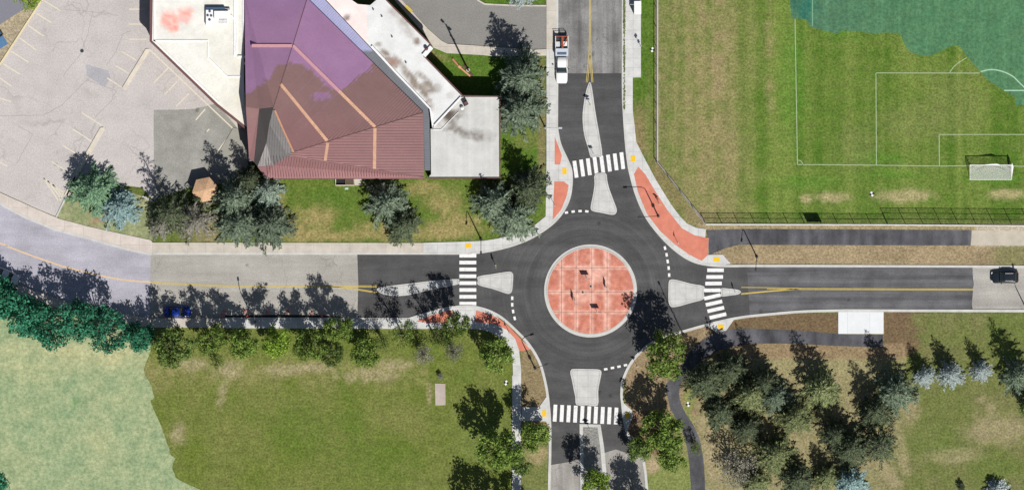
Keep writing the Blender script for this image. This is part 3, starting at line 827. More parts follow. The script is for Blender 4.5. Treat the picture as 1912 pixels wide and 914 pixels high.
dashes([((956.4, 552.8), (956.5, 559.5)), ((956.3, 565), (956.6, 571.8)), ((957.6, 577.5), (958.6, 584.2)), ((960.2, 590.3), (961.8, 597))], 0.36, 'dashed white yield line across the west leg')
dashes([((1127.8, 689), (1134.2, 688)), ((1140.4, 686.6), (1146.8, 685.5)), ((1152.6, 684.3), (1159, 683.2)), ((1164.8, 681.6), (1171.2, 680.4))], 0.36, 'dashed white yield line across the south leg')
# yellow centre lines
lines('centre_line', [[(1100.6, -250), (1100.6, 60), (1099.6, 100), (1094.6, 154)], [(1102.8, -250), (1102.8, 60), (1103.6, 100), (1107.2, 154)],
                      [(1102.2, 100), (1099.5, 130), (1097.2, 154)], [(1101.2, 100), (1103, 130), (1105, 154)]], 0.09, 6, M['yellow_paint'], 'yellow centre line forking above the north median')
lines('centre_line', [[(281, 525.5), (360, 530.2), (440, 533), (620, 533), (703, 533)], [(281, 527.8), (360, 532.4), (440, 535.2), (620, 535), (704, 535.4)], [(614, 534), (660, 539.5), (704, 546.6)], [(617, 534), (660, 537.8), (704, 545)]], 0.10, 6, M['yellow_paint'], 'yellow centre line forking left of the west median')
lines('centre_line', [[(1384, 536), (1432, 536.4), (1500, 538), (1817, 539)], [(1432, 538.8), (1500, 540), (1817, 541)], [(1384, 549), (1432, 544.2), (1495, 539)], [(1384, 547.5), (1432, 543), (1480, 539.4)]], 0.10, 6, M['yellow_paint'], 'yellow centre line forking right of the east median')
wl = cr([(-120, 425), (0, 454), (17, 461), (68, 480), (129, 500), (220, 520.5), (281, 526)], 4)
lines('centre_line', [wl], 0.26, 4, paint('pale_peach_paint', (0.66, 0.48, 0.30), 0.3), 'faded peach centre line on the lavender curve')
lines('driveway_mark', [[(756.5, 12), (768, 23)]], 0.7, 1, M['yellow_paint'], 'yellow painted patch on the church walkway', z=0.137)
# tactile pads
for (x, y, w_, h_, rot, lb) in [(1054, 319.3, 8, 12, 0, 'at the north-west ramp'), (1182, 296, 9, 11, 0, 'at the north-east ramp'), (874, 458.5, 11, 8, 0, 'north of the west crosswalk'),
                               (1338, 484, 12, 8, 0, 'north of the east crosswalk'), (1346, 609, 11, 8, -8, 'south of the east crosswalk'), (1016, 771, 8, 12, 5, 'west of the south crosswalk'), (1172, 774.6, 8, 11, 0, 'east of the south crosswalk')]:
    bm = bmesh.new()
    box(bm, (0, 0, 0.142), (w_/S, h_/S, 0.02))
    for i in range(7):
        for j in range(7):
            box(bm, ((i-3)*w_/S/7.5, (j-3)*h_/S/7.5, 0.156), (0.04, 0.04, 0.012))
    o = link('tactile_pad', bm, M['tactile'])
    o.location = (X(x), Y(y), 0); o.rotation_euler.z = R(rot)
    tag(o, 'yellow tactile warning pad ' + lb, 'tactile pad', 'tactile pads at the crossings')
# parking stripes
q5 = lambda x, y: (x*0.1969, y*0.1969)
q0 = lambda x, y: (x*0.3392, y*0.3392)
q3 = lambda x, y: (x*0.3392, 300+y*0.3392)
st = []
for a in [(420, 10, 570, 100), (350, 130, 490, 218), (265, 240, 415, 345), (185, 360, 345, 475), (105, 485, 268, 590), (30, 605, 190, 705), (0, 740, 110, 820),
          (1225, 88, 1385, 88), (1220, 230, 1375, 230), (1220, 373, 1390, 373), (1155, 490, 1290, 570), (1090, 620, 1220, 695), (1015, 740, 1150, 825)]:
    st.append([q5(*a[:2]), q5(*a[2:])])
for a in [(925, 375, 848, 455), (975, 450, 907, 520), (1040, 515, 970, 585), (1130, 600, 1078, 660), (1152, 710, 1138, 725), (825, 275, 1285, 710),
          (450, 620, 560, 690), (400, 710, 505, 778), (345, 800, 460, 870), (285, 890, 400, 960), (1290, 710, 1200, 830), (-60, 860, 40, 914), (0, 540, 60, 560)]:
    st.append([q0(*a[:2]), q0(*a[2:])])
for a in [(240, 95, 325, 225), (240, 95, 350, 175), (262, 110, 335, 205), (325, 225, 350, 175), (290, 130, 340, 190), (740, 850, 700, 760)]:
    st.append([q3(*a[:2]), q3(*a[2:])])
lines('parking_stripes', st, 0.20, 5, paint('faded_cream_paint', (0.66, 0.60, 0.48), 0.35), 'faded cream parking bay stripes')
seams = [q5(560, 88), q5(880, 112), q5(1125, 150)], [q5(880, 112), q5(830, 330), q5(760, 520), q5(600, 720)], [q5(1240, 290), q5(1160, 330), q5(1100, 490), q5(1010, 620)], [q0(0, 635), q0(235, 635), q0(340, 580), q0(520, 400)], [q0(520, 650), q0(640, 530)], [q0(480, 440), q0(640, 500), q0(620, 540)], [q0(90, 900), q0(180, 740), q0(100, 690)], [q5(500, 490), q5(530, 440)]
rj = random.Random(12)
def jit(sg):
    out = []
    for (a, b) in zip(sg[:-1], sg[1:]):
        for k in range(8): out.append((a[0]+(b[0]-a[0])*k/8+rj.uniform(-.9, .9), a[1]+(b[1]-a[1])*k/8+rj.uniform(-.9, .9)))
    return out+[sg[-1]]
lines('crack_sealant', [jit(list(q)) for q in seams], 0.07, 4, plain('grey_crack_sealant', (0.34, 0.315, 0.315), 0.9), 'thin grey sealed cracks across the pale car park')
# football field lines
arc1 = [(1490+9*math.cos(t), 308-9*math.sin(t)) for t in [i*math.pi/16 for i in range(9)]]
arcc = [(1790+0, 0)]
fl = [[(1484.5, 36), (1486.5, 160), (1489, 307)], [(1489, 307), (1650, 308.5), (1760, 310), (1810, 309)], [(1891, 310), (1912, 310.5), (2150, 312)], [(1635.5, 136), (1636.5, 308)], [(1635.5, 136.3), (1829, 136.6)],
      [(1753.5, 250.5), (1754, 309)], [(1753.5, 251), (2000, 251)], arc1, cr([(1773, 136), (1780, 126), (1790, 117), (1805, 108)], 4)]
lines('field_lines', fl, 0.12, 3, M['field_line'], 'thin white football pitch lines on the green field')
lines('field_lines', [cr([(1831, 134), (1850, 130), (1870, 133), (1890, 142), (1905, 156), (1920, 170)], 4), [(1875, 169), (2150, 169)]], 0.20, 3, paint('pale_mint_line', (0.33, 0.52, 0.36), 0.3), 'pale mint pitch arc and line on the blue-green turf')
sheet('field_lines', [(1516, -250), (1518, -250), (1518, 49), (1516, 49)], 3, paint('faint_mint_line', (0.16, 0.34, 0.20), 0.6), 'faint mint touchline on the blue-green turf', 'marking')

# ------------------------------------------------------------------ central island and medians
CX, CY = 1102.7, 542.6
isl = empty('roundabout_island', (X(CX), Y(CY), 0), 0, 'circular red stamped-concrete island inside a pale ring kerb', 'roundabout')
isl['kind'] = 'structure'
def circ(r, n=96): return [(r*math.cos(2*math.pi*i/n), r*math.sin(2*math.pi*i/n)) for i in range(n)]
o = link('ring_kerb', bm_ribbon(circ(84.4/S), 4.6/S, 0.0, 0.10, True), M['kerb'], isl)
o = link('ring_kerb', bm_ribbon(circ(81.2/S), 2.4/S, 0.0, 0.17, True), concrete('inner_kerb', (0.50, 0.49, 0.46)), isl)
bm = bm_poly(circ(80.2/S), 0.16); gridify(bm, 0.22)
o = link('stamped_infill', bm, M['stamp'], isl)
JX = [1048.4, 1075.8, 1105.0, 1133.5]; JY = [499.6, 545.0, 582.6]
def stamp_fn(px, py):
    px = px + CX - 956.0; py = py + CY - 457.0
    c = np.zeros(px.shape+(3,)) + np.array((0.50, 0.165, 0.11))
    c = lerp(c, vnoise(px, py, 10, 51)*0.5, (0.56, 0.25, 0.19))
    k = np.zeros(px.shape)
    for j, wd in zip(JX, (5, 4, 4, 7)): k = np.maximum(k, np.clip(1.3-np.abs(px-j+(vnoise(px, py, 8, 3)-.5)*3)/wd, 0, 1))
    for j, wd in zip(JY, (4, 4.5, 4)): k = np.maximum(k, np.clip(1.3-np.abs(py-j+(vnoise(px, py, 8, 4)-.5)*3)/wd, 0, 1))
    c = lerp(c, k*(0.45+0.4*vnoise(px, py, 6, 52)), (0.80, 0.52, 0.43))
    c = lerp(c, blob(px, py, 1112, 510, 18, 22)*0.5, (0.80, 0.52, 0.43))
    c = lerp(c, blob(px, py, 1090, 555, 20, 14)*0.4, (0.80, 0.52, 0.43))
    return c
grid_col(o.data, stamp_fn)
bm = bmesh.new()
for j in JX:
    dx = (j-CX)/S; h = math.sqrt((80/S)**2-dx*dx)
    bm_poly([(dx-.035, -h), (dx+.035, -h), (dx+.035, h), (dx-.035, h)], 0.164, bm)
for j in JY:
    dy = (CY-j)/S; h = math.sqrt((80/S)**2-dy*dy)
    bm_poly([(-h, dy-.035), (h, dy-.035), (h, dy+.035), (-h, dy+.035)], 0.168, bm)
link('joints', bm, plain('joint_sealant', (0.24, 0.10, 0.075), 0.9), isl)

def median(pts, label, infill=None, smooth=3):
    q = P(cr(pts, smooth, True))
    e = empty('median', (0, 0, 0), 0, label, 'median')
    e['kind'] = 'structure'
    link('slab', bm_prism(q, 0.0, 0.14), M['splitter'], e)
    cx = sum(a for a, b in q)/len(q); cy = sum(b for a, b in q)/len(q)
    L, Rr = ribbon_pts(q, 0.5, True)
    area = sum(q[i-1][0]*q[i][1]-q[i][0]*q[i-1][1] for i in range(len(q)))
    inn = L if area > 0 else Rr
    link('kerb_edge', bm_ribbon(inn, 0.10, 0.10, 0.150, True), concrete('kerb_groove', (0.40, 0.40, 0.39)), e)
    return e
median([(1101.8, 153.5), (1105.5, 165), (1112, 210), (1119, 250), (1124.6, 290), (1114, 292.5), (1103.3, 293.4), (1098, 276), (1090.6, 251), (1087.6, 220), (1090, 193), (1094, 171), (1098.5, 157)], 'long tapering concrete median north of the north crosswalk')
median([(1111, 325.4), (1130.7, 323), (1134, 337), (1137.4, 351), (1145, 372), (1151.5, 390), (1150, 398), (1143, 401), (1125, 397.5), (1108, 394.3), (1103, 390), (1103.5, 381), (1107.6, 361), (1110, 343)], 'flared concrete median south of the north crosswalk')
median([(1253, 521.2), (1264.6, 522.2), (1290, 529), (1314.5, 534), (1314, 546), (1313.8, 557.8), (1290, 565), (1263, 572.4), (1252, 571.5), (1248.2, 562), (1248, 543), (1248.6, 526)], 'wide concrete median west of the east crosswalk')
median([(1347, 537.4), (1362, 538.2), (1378, 540.5), (1383.5, 544.5), (1378, 549), (1362, 551.5), (1347, 552.7), (1346.5, 545)], 'small pointed concrete median east of the east crosswalk')
median([(892.9, 515.4), (920, 511), (948, 506.6), (956, 508.5), (958.3, 514), (957.5, 530), (956, 543), (951, 547.8), (944, 547), (920, 539), (893, 531.5), (892.2, 523)], 'flared concrete median east of the west crosswalk')
median([(855.5, 520.5), (856, 525), (855.5, 530), (830, 535.5), (796, 542.5), (770, 549), (745, 552), (722, 550.5), (709, 546), (703.6, 540.5), (711, 535.5), (745, 531), (779, 526.8), (820, 522.5)], 'long curved concrete median left of the west crosswalk')
median([(1071, 687.8), (1094, 688), (1116, 688.6), (1122, 691.5), (1122.9, 697), (1120, 712), (1117, 730), (1116, 756), (1096, 755.6), (1076.6, 755), (1074, 740), (1071, 726), (1067.5, 708), (1064.8, 696), (1066, 690)], 'flared concrete median north of the south crosswalk')
e = empty('median', (0, 0, 0), 0, 'long median with cobble infill south of the south crosswalk', 'median'); e['kind'] = 'structure'
fr = P([(1082.1, 790.6), (1121.2, 791.5), (1128, 834.7), (1132.4, 882.8), (1134, 914), (1137, 1000), (1084, 1000), (1083.6, 914), (1083, 850)])
link('frame', bm_prism(fr, 0, 0.14), M['splitter'], e)
inn = P([(1088.5, 796.5), (1115.6, 797), (1121, 836), (1125, 883), (1126.5, 914), (1129, 992), (1090.5, 992), (1090, 914), (1089.2, 850)])
link('cobble_infill', bm_prism(inn, 0.14, 0.155), M['cobble'], e)
# car park kerb islands
for pts, lb in (([(272, 91.5), (278, 91), (280, 94), (236, 165), (231, 167), (228.5, 163)], 'long cream kerb island in the middle of the car park'),
                ([(187, 238.5), (193, 237.5), (195, 241), (140, 338), (131, 366), (120, 364), (135, 330)], 'cream kerb island running down to the tree bed')):
    slab('kerb_island', pts, concrete('cream_kerb', (0.66, 0.60, 0.50)), lb, 0.15, cat='kerb')

# ------------------------------------------------------------------ church
def walls(pts, z1, parent, m, z0=0.0, name='wall'):
    bm = bmesh.new()
    q = P(pts); n = len(q)
    area = sum(q[i-1][0]*q[i][1]-q[i][0]*q[i-1][1] for i in range(n))
    if area < 0: q = q[::-1]; z1 = z1[::-1] if isinstance(z1, list) else z1
    for i in range(n):
        a, b = q[i], q[(i+1) % n]
        za = z1[i] if isinstance(z1, list) else z1; zb = z1[(i+1) % n] if isinstance(z1, list) else z1
        bm.faces.new([bm.verts.new((*a, z0)), bm.verts.new((*b, z0)), bm.verts.new((*b, zb)), bm.verts.new((*a, za))])
    return link(name, bm, m, parent)

church = empty('church', (X(640), Y(200), 0), 0, 'large church with maroon and purple folded metal roof and orange bands', 'church')
def reparent(o):
    o.parent = church; o.matrix_parent_inverse = Matrix.Translation(church.location).inverted(); return o
PURPLE_Z = [(440, -40), (440, 186), (470, 172), (492, 158), (503, 146), (508, 133), (520, 122), (540, 116), (558, 119), (578, 131), (598, 148), (612, 162), (634, 171), (655, 158), (672, 138), (694, 132), (702, 95), (720, -40)]
def roof_fn(px, py):
    jx = (vnoise(px, py, 5, 61)-.5)*8; jy = (vnoise(px, py, 5, 62)-.5)*8
    c = np.zeros(px.shape+(3,)) + np.array((0.285, 0.155, 0.155))
    c = lerp(c, np.clip((px-py-360)/90, 0, 1)*0.3, (0.25, 0.155, 0.155))
    c = lerp(c, np.clip((250-py)/60, 0, 1)*0.7, (0.255, 0.16, 0.15))
    p = in_poly(px+jx, py+jy, PURPLE_Z) | (((px-600+jx)/17)**2+((py-179+jy)/9)**2 < 1)
    c[p] = np.array((0.33, 0.185, 0.32))
    c = lerp(c, p*np.clip((40-py)/60, 0, 1)*0.5, (0.29, 0.18, 0.34))
    return c
A = (574, -3); Cc = (791, 210); D = (792, 331); Pk = (548, 284); P2 = (538, 291.5); Q = (511, 200); NWc = (458, -3)
planes = []      # (pts, z, seam axis in px)
def rib_mesh(pts, zs, direc, spacing, m, name='roof_seams', purple_clip=True):
    """standing seams: raised battens along direc (px vector) over a planar face"""
    q = [Vector((X(a), Y(b), z)) for (a, b), z in zip(pts, zs)]
    nrm = (q[1]-q[0]).cross(q[2]-q[0]).normalized()
    if nrm.z < 0: nrm = -nrm
    def zat(x, y): return q[0].z - (nrm.x*(x-q[0].x)+nrm.y*(y-q[0].y))/nrm.z
    d = Vector((direc[0], -direc[1])).normalized(); pn = Vector((-d.y, d.x))
    os_ = [v.x*pn.x+v.y*pn.y for v in q]
    bm = bmesh.new(); k = min(os_)+spacing*0.5
    while k < max(os_):
        ts = []
        for i in range(len(q)):
            a, b = q[i], q[(i+1) % len(q)]
            oa = a.x*pn.x+a.y*pn.y-k; ob = b.x*pn.x+b.y*pn.y-k
            if (oa < 0) != (ob < 0):
                s = oa/(oa-ob); x = a.x+(b.x-a.x)*s; y = a.y+(b.y-a.y)*s
                ts.append(x*d.x+y*d.y)
        ts.sort()
        for i in range(0, len(ts)-1, 2):
            t0, t1 = ts[i]+.03, ts[i+1]-.03
            if t1-t0 < .2: continue
            if purple_clip:
                tt_ = np.linspace(t0, t1, 60)
                ins = in_poly((pn.x*k+d.x*tt_)*S+956, 457-(pn.y*k+d.y*tt_)*S, PURPLE_Z)
                if ins.all(): continue
                ok_ = tt_[~ins]; t0, t1 = ok_[0], ok_[-1]
            vs = []
            for h in (0.0, 0.075):
                for sg in (-1, 1):
                    for tt in (t0, t1):
                        x = pn.x*(k+sg*.028)+d.x*tt; y = pn.y*(k+sg*.028)+d.y*tt
                        vs.append(bm.verts.new((x, y, zat(x, y)+h)))
            for f in ((4, 5, 7, 6), (0, 1, 5, 4), (2, 6, 7, 3), (0, 4, 6, 2), (1, 3, 7, 5)):
                bm.faces.new([vs[j] for j in f])
        k += spacing
    bmesh.ops.recalc_face_normals(bm, faces=bm.faces[:])
    o = link(name, bm, m)
    grid_col(o.data, roof_fn)
    return o
def rface(pts, zs, direc, fn=roof_fn, spacing=0.42, m=None, ribs=True, name='roof_panel'):
    bm = bm_poly(P(pts), list(zs)); gridify(bm, 0.35)
    o = link(name, bm, m or M['roofvc']); grid_col(o.data, fn)
    reparent(o)
    if ribs:
        r = rib_mesh(pts[:], list(zs), direc, spacing, m or M['roofvc'])
        if fn is not roof_fn: grid_col_replace(r, fn)
        r.parent = o
    return o
def grid_col_replace(o, fn):
    o.data.color_attributes.remove(o.data.color_attributes['Col']); grid_col(o.data, fn)
grey_fn = flat((0.36, 0.335, 0.325)); shade_fn = flat((0.055, 0.05, 0.05)); skirt_fn = flat((0.31, 0.165, 0.168))
ZP, ZQ = 11.9, 10.9
rface([A, Cc, Pk, Q], [5, 5, ZP, ZQ], (1, -1))
rface([Pk, Cc, D, P2], [ZP, 5, 5.2, ZP-.3], (1, 0), spacing=0.45)
rface([NWc, A, Q], [5, 5, ZQ], (0, 1), ribs=False)
rface([NWc, Q, (484, 203)], [5, ZQ, 9.7], (0, 1), ribs=False)
rface([(456, -3), NWc, (484, 203), (474, 302), (465, 296), (459, 200)], [4.9, 5, 9.7, 5.0, 4.7, 8.9], (1, 0), ribs=False)
rface([Q, (484, 203), (474, 302), (481, 311), (497, 268), (503, 231)], [ZQ, 9.7, 5.0, 4.9, 7.0, 9.0], (1, 0), shade_fn, ribs=False)  # west facet: its shade is painted in as a dark colour
GF = rface([Q, Pk, P2, (510, 308.5), (481, 311), (497, 268), (503, 231)], [ZQ, ZP, ZP-.3, 6.4, 4.9, 7.0, 9.0], (0.25, -1), grey_fn, ribs=False)  # light grey paints the glare on this metal facet into its colour
rface([P2, D, (795, 333), (497, 333), (481, 311.5), (510, 308.6)], [ZP-.3, 5.2, 4.7, 4.7, 4.9, 6.4], (0, 1), skirt_fn, spacing=0.5, ribs=False)
from mathutils.bvhtree import BVHTree
def drape(o, lines_, rad, m, name='roof_seams'):
    me_ = o.data; bv = BVHTree.FromPolygons([v.co.copy() for v in me_.vertices], [tuple(p.vertices) for p in me_.polygons])
    bm = bmesh.new()
    for a, b in lines_:
        run = []
        for k in range(41):
            t = k/40; h_ = bv.ray_cast(Vector((X(a[0]+(b[0]-a[0])*t), Y(a[1]+(b[1]-a[1])*t), 60)), Vector((0, 0, -1)))
            if h_[0] is not None: run.append(h_[0]+Vector((0, 0, .02)))
        if len(run) > 3: tube(bm, run, rad, 4)
    q = link(name, bm, m); q.parent = o
drape(GF, [((486+i*4.5, 195), (474+i*5.2, 325)) for i in range(16)], .035, plain('dark_seam', (0.22, 0.21, 0.20), .6))
# vertical seams of the front skirt, laid on its real surface
def zs_skirt(x, y):
    t = (x-538)/(792-538); ytop = 291.5+t*39.5; ztop = (ZP-.3)+(5.2-ZP+.3)*t
    if x < 538:
        t = (x-481)/(57.0); ytop = 311.5-20*t; ztop = 4.9+(ZP-.3-4.9)*t
    k = min(max((y-ytop)/(333-ytop+1e-3), 0), 1)
    return ztop+(4.7-ztop)*k, ytop
bm = bmesh.new(); x = 500
while x < 780:
    _, yt = zs_skirt(x, 333)
    tube(bm, [(X(x), Y(yt+.4), zs_skirt(x, yt)[0]+.01), (X(x), Y(332.8), 4.73)], 0.028, 4)
    x += 5.0
reparent(link('roof_seams', bm, plain('maroon_seam', (0.27, 0.13, 0.13), 0.5)))
# bands and ridge caps
def plane_z(pts, zs):
    q = [Vector((X(a), Y(b), z)) for (a, b), z in zip(pts[:3], zs[:3])]
    nn = (q[1]-q[0]).cross(q[2]-q[0])
    return lambda a, b: q[0].z-(nn.x*(X(a)-q[0].x)+nn.y*(Y(b)-q[0].y))/nn.z
zNE = plane_z([A, Cc, Pk], [5, 5, ZP]); zE = plane_z([Pk, Cc, D], [ZP, 5, 5.2]); zN = plane_z([NWc, A, Q], [5, 5, ZQ])
def band(seq, zf, wd, label):
    bm = bmesh.new()
    for (a, b) in seq:
        A3 = Vector((X(a[0]), Y(a[1]), zf(*a)+.10)); B3 = Vector((X(b[0]), Y(b[1]), zf(*b)+.10))
        d = (B3-A3); ln = d.length; d.normalize(); sd_ = Vector((-d.y, d.x, 0)).normalized()
        up = d.cross(sd_)
        if up.z < 0: up = -up
        vs = []
        for p in (A3, B3):
            for s_, h in ((-1, -.12), (1, -.12), (1, .03), (-1, .03)):
                off = p+sd_*s_*wd/2
                vs.append(bm.verts.new(off+up*h))
        for f in ((0, 1, 2, 3), (7, 6, 5, 4), (0, 4, 5, 1), (1, 5, 6, 2), (2, 6, 7, 3), (3, 7, 4, 0)):
            bm.faces.new([vs[j] for j in f])
    bmesh.ops.recalc_face_normals(bm, faces=bm.faces[:])
    reparent(link('roof_band', bm, label))
bt = plain('peach_band_metal', (0.58, 0.34, 0.225), 0.6, var=0.2, scale=1.5); bp = plain('pink_band_metal', (0.50, 0.26, 0.29), 0.6)
band([((633, 170), (700.5, 237))], zNE, 0.52, bt)
band([((547, 85), (633, 170))], zNE, 0.52, bp)
band([((700, 239), (699, 315))], zE, 0.52, bt)
band([((612, 266), (607, 300))], zE, 0.48, bt)
band([((524, 157), (611, 263))], zNE, 0.52, bt)
band([((470, 85.5), (545, 85.5))], zN, 0.52, bp)
bm = bmesh.new(); tube(bm, [(X(513), Y(206), ZQ+.1), (X(530), Y(245), ZQ+.55), (X(548), Y(284), ZP+.08)], 0.17, 6)
reparent(link('ridge_cap', bm, M['orange_trim']))
mt = plain('maroon_hip', (0.20, 0.115, 0.115), 0.6)
bm = bmesh.new(); tube(bm, [(X(548), Y(284), ZP+.03), (X(791), Y(210), 5.05)], 0.06, 6); tube(bm, [(X(511), Y(200), ZQ+.03), (X(574), Y(-3), 5.05)], 0.05, 6)
tube(bm, [(X(538), Y(291.5), ZP-.27), (X(792), Y(331), 5.22)], 0.08, 6)
reparent(link('ridge_cap', bm, mt))
# walls under the main roof
reparent(walls([(460, 0), (572, 0), (788, 211), (789, 330), (500, 330), (483, 309), (467, 296), (460.5, 200)], [4.65, 4.65, 4.65, 4.65, 4.4, 4.6, 4.4, 8.6], None, M['brick']))
bm = bmesh.new()
bm_ribbon(P([(497, 333.3), (795, 333.3)]), 0.14, 4.45, 4.72, bm=bm)
reparent(link('fascia', bm, M['maroon']))
# gutter roof along the diagonal and east eaves
gut = [(574, -3), (604, -3), (692, 90), (738, 137), (801.5, 203), (803.5, 318), (792.5, 318), (791.2, 210)]
def gut_fn(px, py):
    c = np.zeros(px.shape+(3,)) + np.array((0.165, 0.18, 0.20))
    c[(py < 97) & (px < 694)] = (0.36, 0.37, 0.56)
    return c
bm = bm_poly(P(gut), 4.55); gridify(bm, 0.5)
o = reparent(link('gutter_roof', bm, M['roofvc'])); grid_col(o.data, gut_fn)
reparent(walls(gut, 4.54, None, M['brick'], 4.0, 'fascia'))
bm = bmesh.new()
for i in range(70):
    t = i/70; x = 574+217*t+1; y = -3+213*t
    wd_ = 20*(1-t)+8*t
    if i > 2: tube(bm, [(X(x+1), Y(y-1), 4.56), (X(x+wd_*.66), Y(y-wd_*.70), 4.56)], 0.03, 4)
r = reparent(link('gutter_seams', bm, M['roofvc'])); grid_col(r.data, gut_fn)
bm = bmesh.new()
for i in range(24):
    y = 214+i*4.4
    tube(bm, [(X(793), Y(y), 4.56), (X(802.5), Y(y), 4.56)], 0.03, 4)
r = reparent(link('gutter_seams', bm, M['roofvc'])); grid_col(r.data, gut_fn)

# flat wings
def flat_wing(name, pts, h, fn, label_m, parapet=0.35, step=0.35):
    e = reparent(walls(pts, h, None, M['brick'], name='wing_wall'))
    bm = bm_poly(P(pts), h); gridify(bm, step)
    o = reparent(link(name, bm, M['membrane'])); grid_col(o.data, fn)
    return o
def wwing_fn(px, py):
    c = np.zeros(px.shape+(3,)) + np.array((0.74, 0.725, 0.67))
    c = lerp(c, vnoise(px, py, 14, 71)*0.35*(px > 380), (0.70, 0.68, 0.56))
    c = lerp(c, np.clip((px-405)/60, 0, 1)*np.clip((py-50)/60, 0, 1)*vnoise(px, py, 10, 74)*0.6, (0.66, 0.62, 0.48))
    k = np.maximum(blob(px, py, 318, 38, 20, 16, 5), blob(px, py, 344, 30, 17, 15, -20))
    k = np.maximum(k, blob(px, py, 322, 52, 14, 8))
    c = lerp(c, k*(0.5+0.6*vnoise(px, py, 5, 72)), (0.84, 0.34, 0.28))
    return c
wp = [(288, -160), (284, 76), (407, 194), (461, 237), (458.5, 200), (455.5, 150), (455, -3), (455, -160)]
flat_wing('flat_roof', wp, 5.3, wwing_fn, None)
def ewing_fn(px, py):
    c = np.zeros(px.shape+(3,)) + np.array((0.68, 0.685, 0.68))
    c = lerp(c, ((px < 684.5)*1.0), (0.82, 0.68, 0.65))
    e_ = (px > 684.5)
    for a in [(738, 22, 18, 12, 20, .45), (752, 40, 14, 12, 0, .5), (762, 60, 16, 10, 30, .35), (779, 77, 7, 8, 0, .8), (706, 84, 8, 5, 0, .6), (722, 105, 22, 7, 45, .9), (735, 120, 12, 10, 40, .9), (750, 122, 20, 6, 50, .6),
              (770, 150, 28, 8, 50, .8), (790, 170, 22, 8, 55, .9), (800, 160, 10, 14, -30, .7), (785, 140, 12, 6, 30, .6), (815, 165, 10, 10, 0, .5), (800, 195, 10, 14, 0, .6), (840, 178, 8, 8, 0, .3)]:
        c = lerp(c, e_*blob(px, py, a[0], a[1], a[2], a[3], a[4])*min(1, a[5]*1.25)*(0.5+0.8*vnoise(px, py, 5, 73)), (0.27, 0.225, 0.185))
    c = lerp(c, e_*blob(px, py, 733, 116, 12, 8, 40)*0.6, (0.38, 0.22, 0.18))
    c = lerp(c, (~e_)*blob(px, py, 646, 33, 7, 8, 40)*1.0, (0.19, 0.14, 0.14))
    c = lerp(c, (~e_)*vnoise(px, py, 9, 77)*0.4, (0.86, 0.77, 0.74))
    return c
ep = [(606, -3), (652, -3), (668, 8), (691, 10), (703, 0), (714, -8), (722, 3), (805, 86), (790, 105), (862, 179.5), (807, 239), (802, 203), (738, 137)]
flat_wing('flat_roof', ep, 5.2, ewing_fn, None)
def swing_fn(px, py):
    c = np.zeros(px.shape+(3,)) + np.array((0.57, 0.57, 0.55))
    st_ = np.interp(px, np.arange(780, 960, 3.2), np.random.RandomState(8).rand(57)[:len(np.arange(780, 960, 3.2))])
    c = lerp(c, st_*0.4, (0.46, 0.46, 0.43))
    for a in [(842, 222, 16, 18, 20, 1.0), (850, 240, 28, 8, 15, 1.0), (880, 253, 36, 9, 10, 0.8), (862, 208, 10, 12, 0, .5), (900, 246, 24, 6, 10, .4)]:
        c = lerp(c, blob(px, py, *a[:5])*a[5]*(0.4+0.9*vnoise(px, py, 5, 75)), (0.24, 0.22, 0.20))
    c = lerp(c, blob(px, py, 838, 214, 10, 10, -40)*0.9, (0.085, 0.065, 0.055))
    return c
sp_ = [(862.5, 181), (932, 181), (932, 331), (799.5, 331), (805, 325), (804, 240.5), (808, 240.5)]
flat_wing('flat_roof', sp_, 4.6, swing_fn, None, step=0.3)
reparent(link('eave_trim', bm_ribbon(P([(284, -160), (282.3, 76.5), (406, 195.5), (462, 240)]), 0.55, 4.6, 5.25), M['maroon']))
reparent(link('eave_trim', bm_ribbon(P([(862, 179), (933.2, 179.6), (933.5, 332), (800, 332.5)]), 0.22, 4.25, 4.78), M['maroon']))
reparent(link('eave_trim', bm_ribbon(P([(722, 1), (806.8, 86)]), 0.2, 4.8, 5.42), M['maroon']))
reparent(link('eave_trim', bm_ribbon(P([(791, 104), (864, 179)]), 0.2, 4.8, 5.42), M['maroon']))
reparent(link('parapet', bm_ribbon(P([(286.5, 76), (388, 76), (388.5, 108), (424, 143), (454, 143)]), 0.28, 5.3, 5.42), M['white_metal']))
reparent(link('parapet', bm_ribbon(P([(409, 192), (288, 76), (290, -160)]), 0.24, 5.3, 5.42), M['white_metal']))
reparent(link('parapet', bm_ribbon(P([(454, -3), (454, 198)]), 0.24, 5.3, 5.45), M['white_metal']))
reparent(link('parapet', bm_ribbon(P([(440, -3), (440, 104), (450, 106)]), 0.6, 5.3, 5.45), M['white_metal']))
reparent(link('parapet', bm_ribbon(P([(432, 28), (441, 42), (443, 66), (440, 100)]), 0.16, 5.3, 5.5), M['white_metal']))
reparent(link('parapet', bm_ribbon(P([(694, 86), (739, 135), (803.5, 203), (808.5, 237)]), 0.28, 5.2, 5.55), M['white_metal']))
reparent(link('parapet', bm_ribbon(P([(808.5, 237.5), (861, 181.5)]), 0.3, 5.2, 5.55), M['white_metal']))
reparent(link('parapet', bm_ribbon(P([(791, 104.5), (806, 88)]), 0.7, 5.2, 5.6), M['white_metal']))
reparent(link('parapet', bm_ribbon(P([(809, 241.5), (824, 241.5), (856, 209)]), 0.1, 4.6, 4.75), M['white_metal']))
reparent(link('parapet', bm_ribbon(P([(443, 106), (457, 106), (463, 112), (456, 120)]), 0.35, 5.3, 5.6), M['white_metal']))
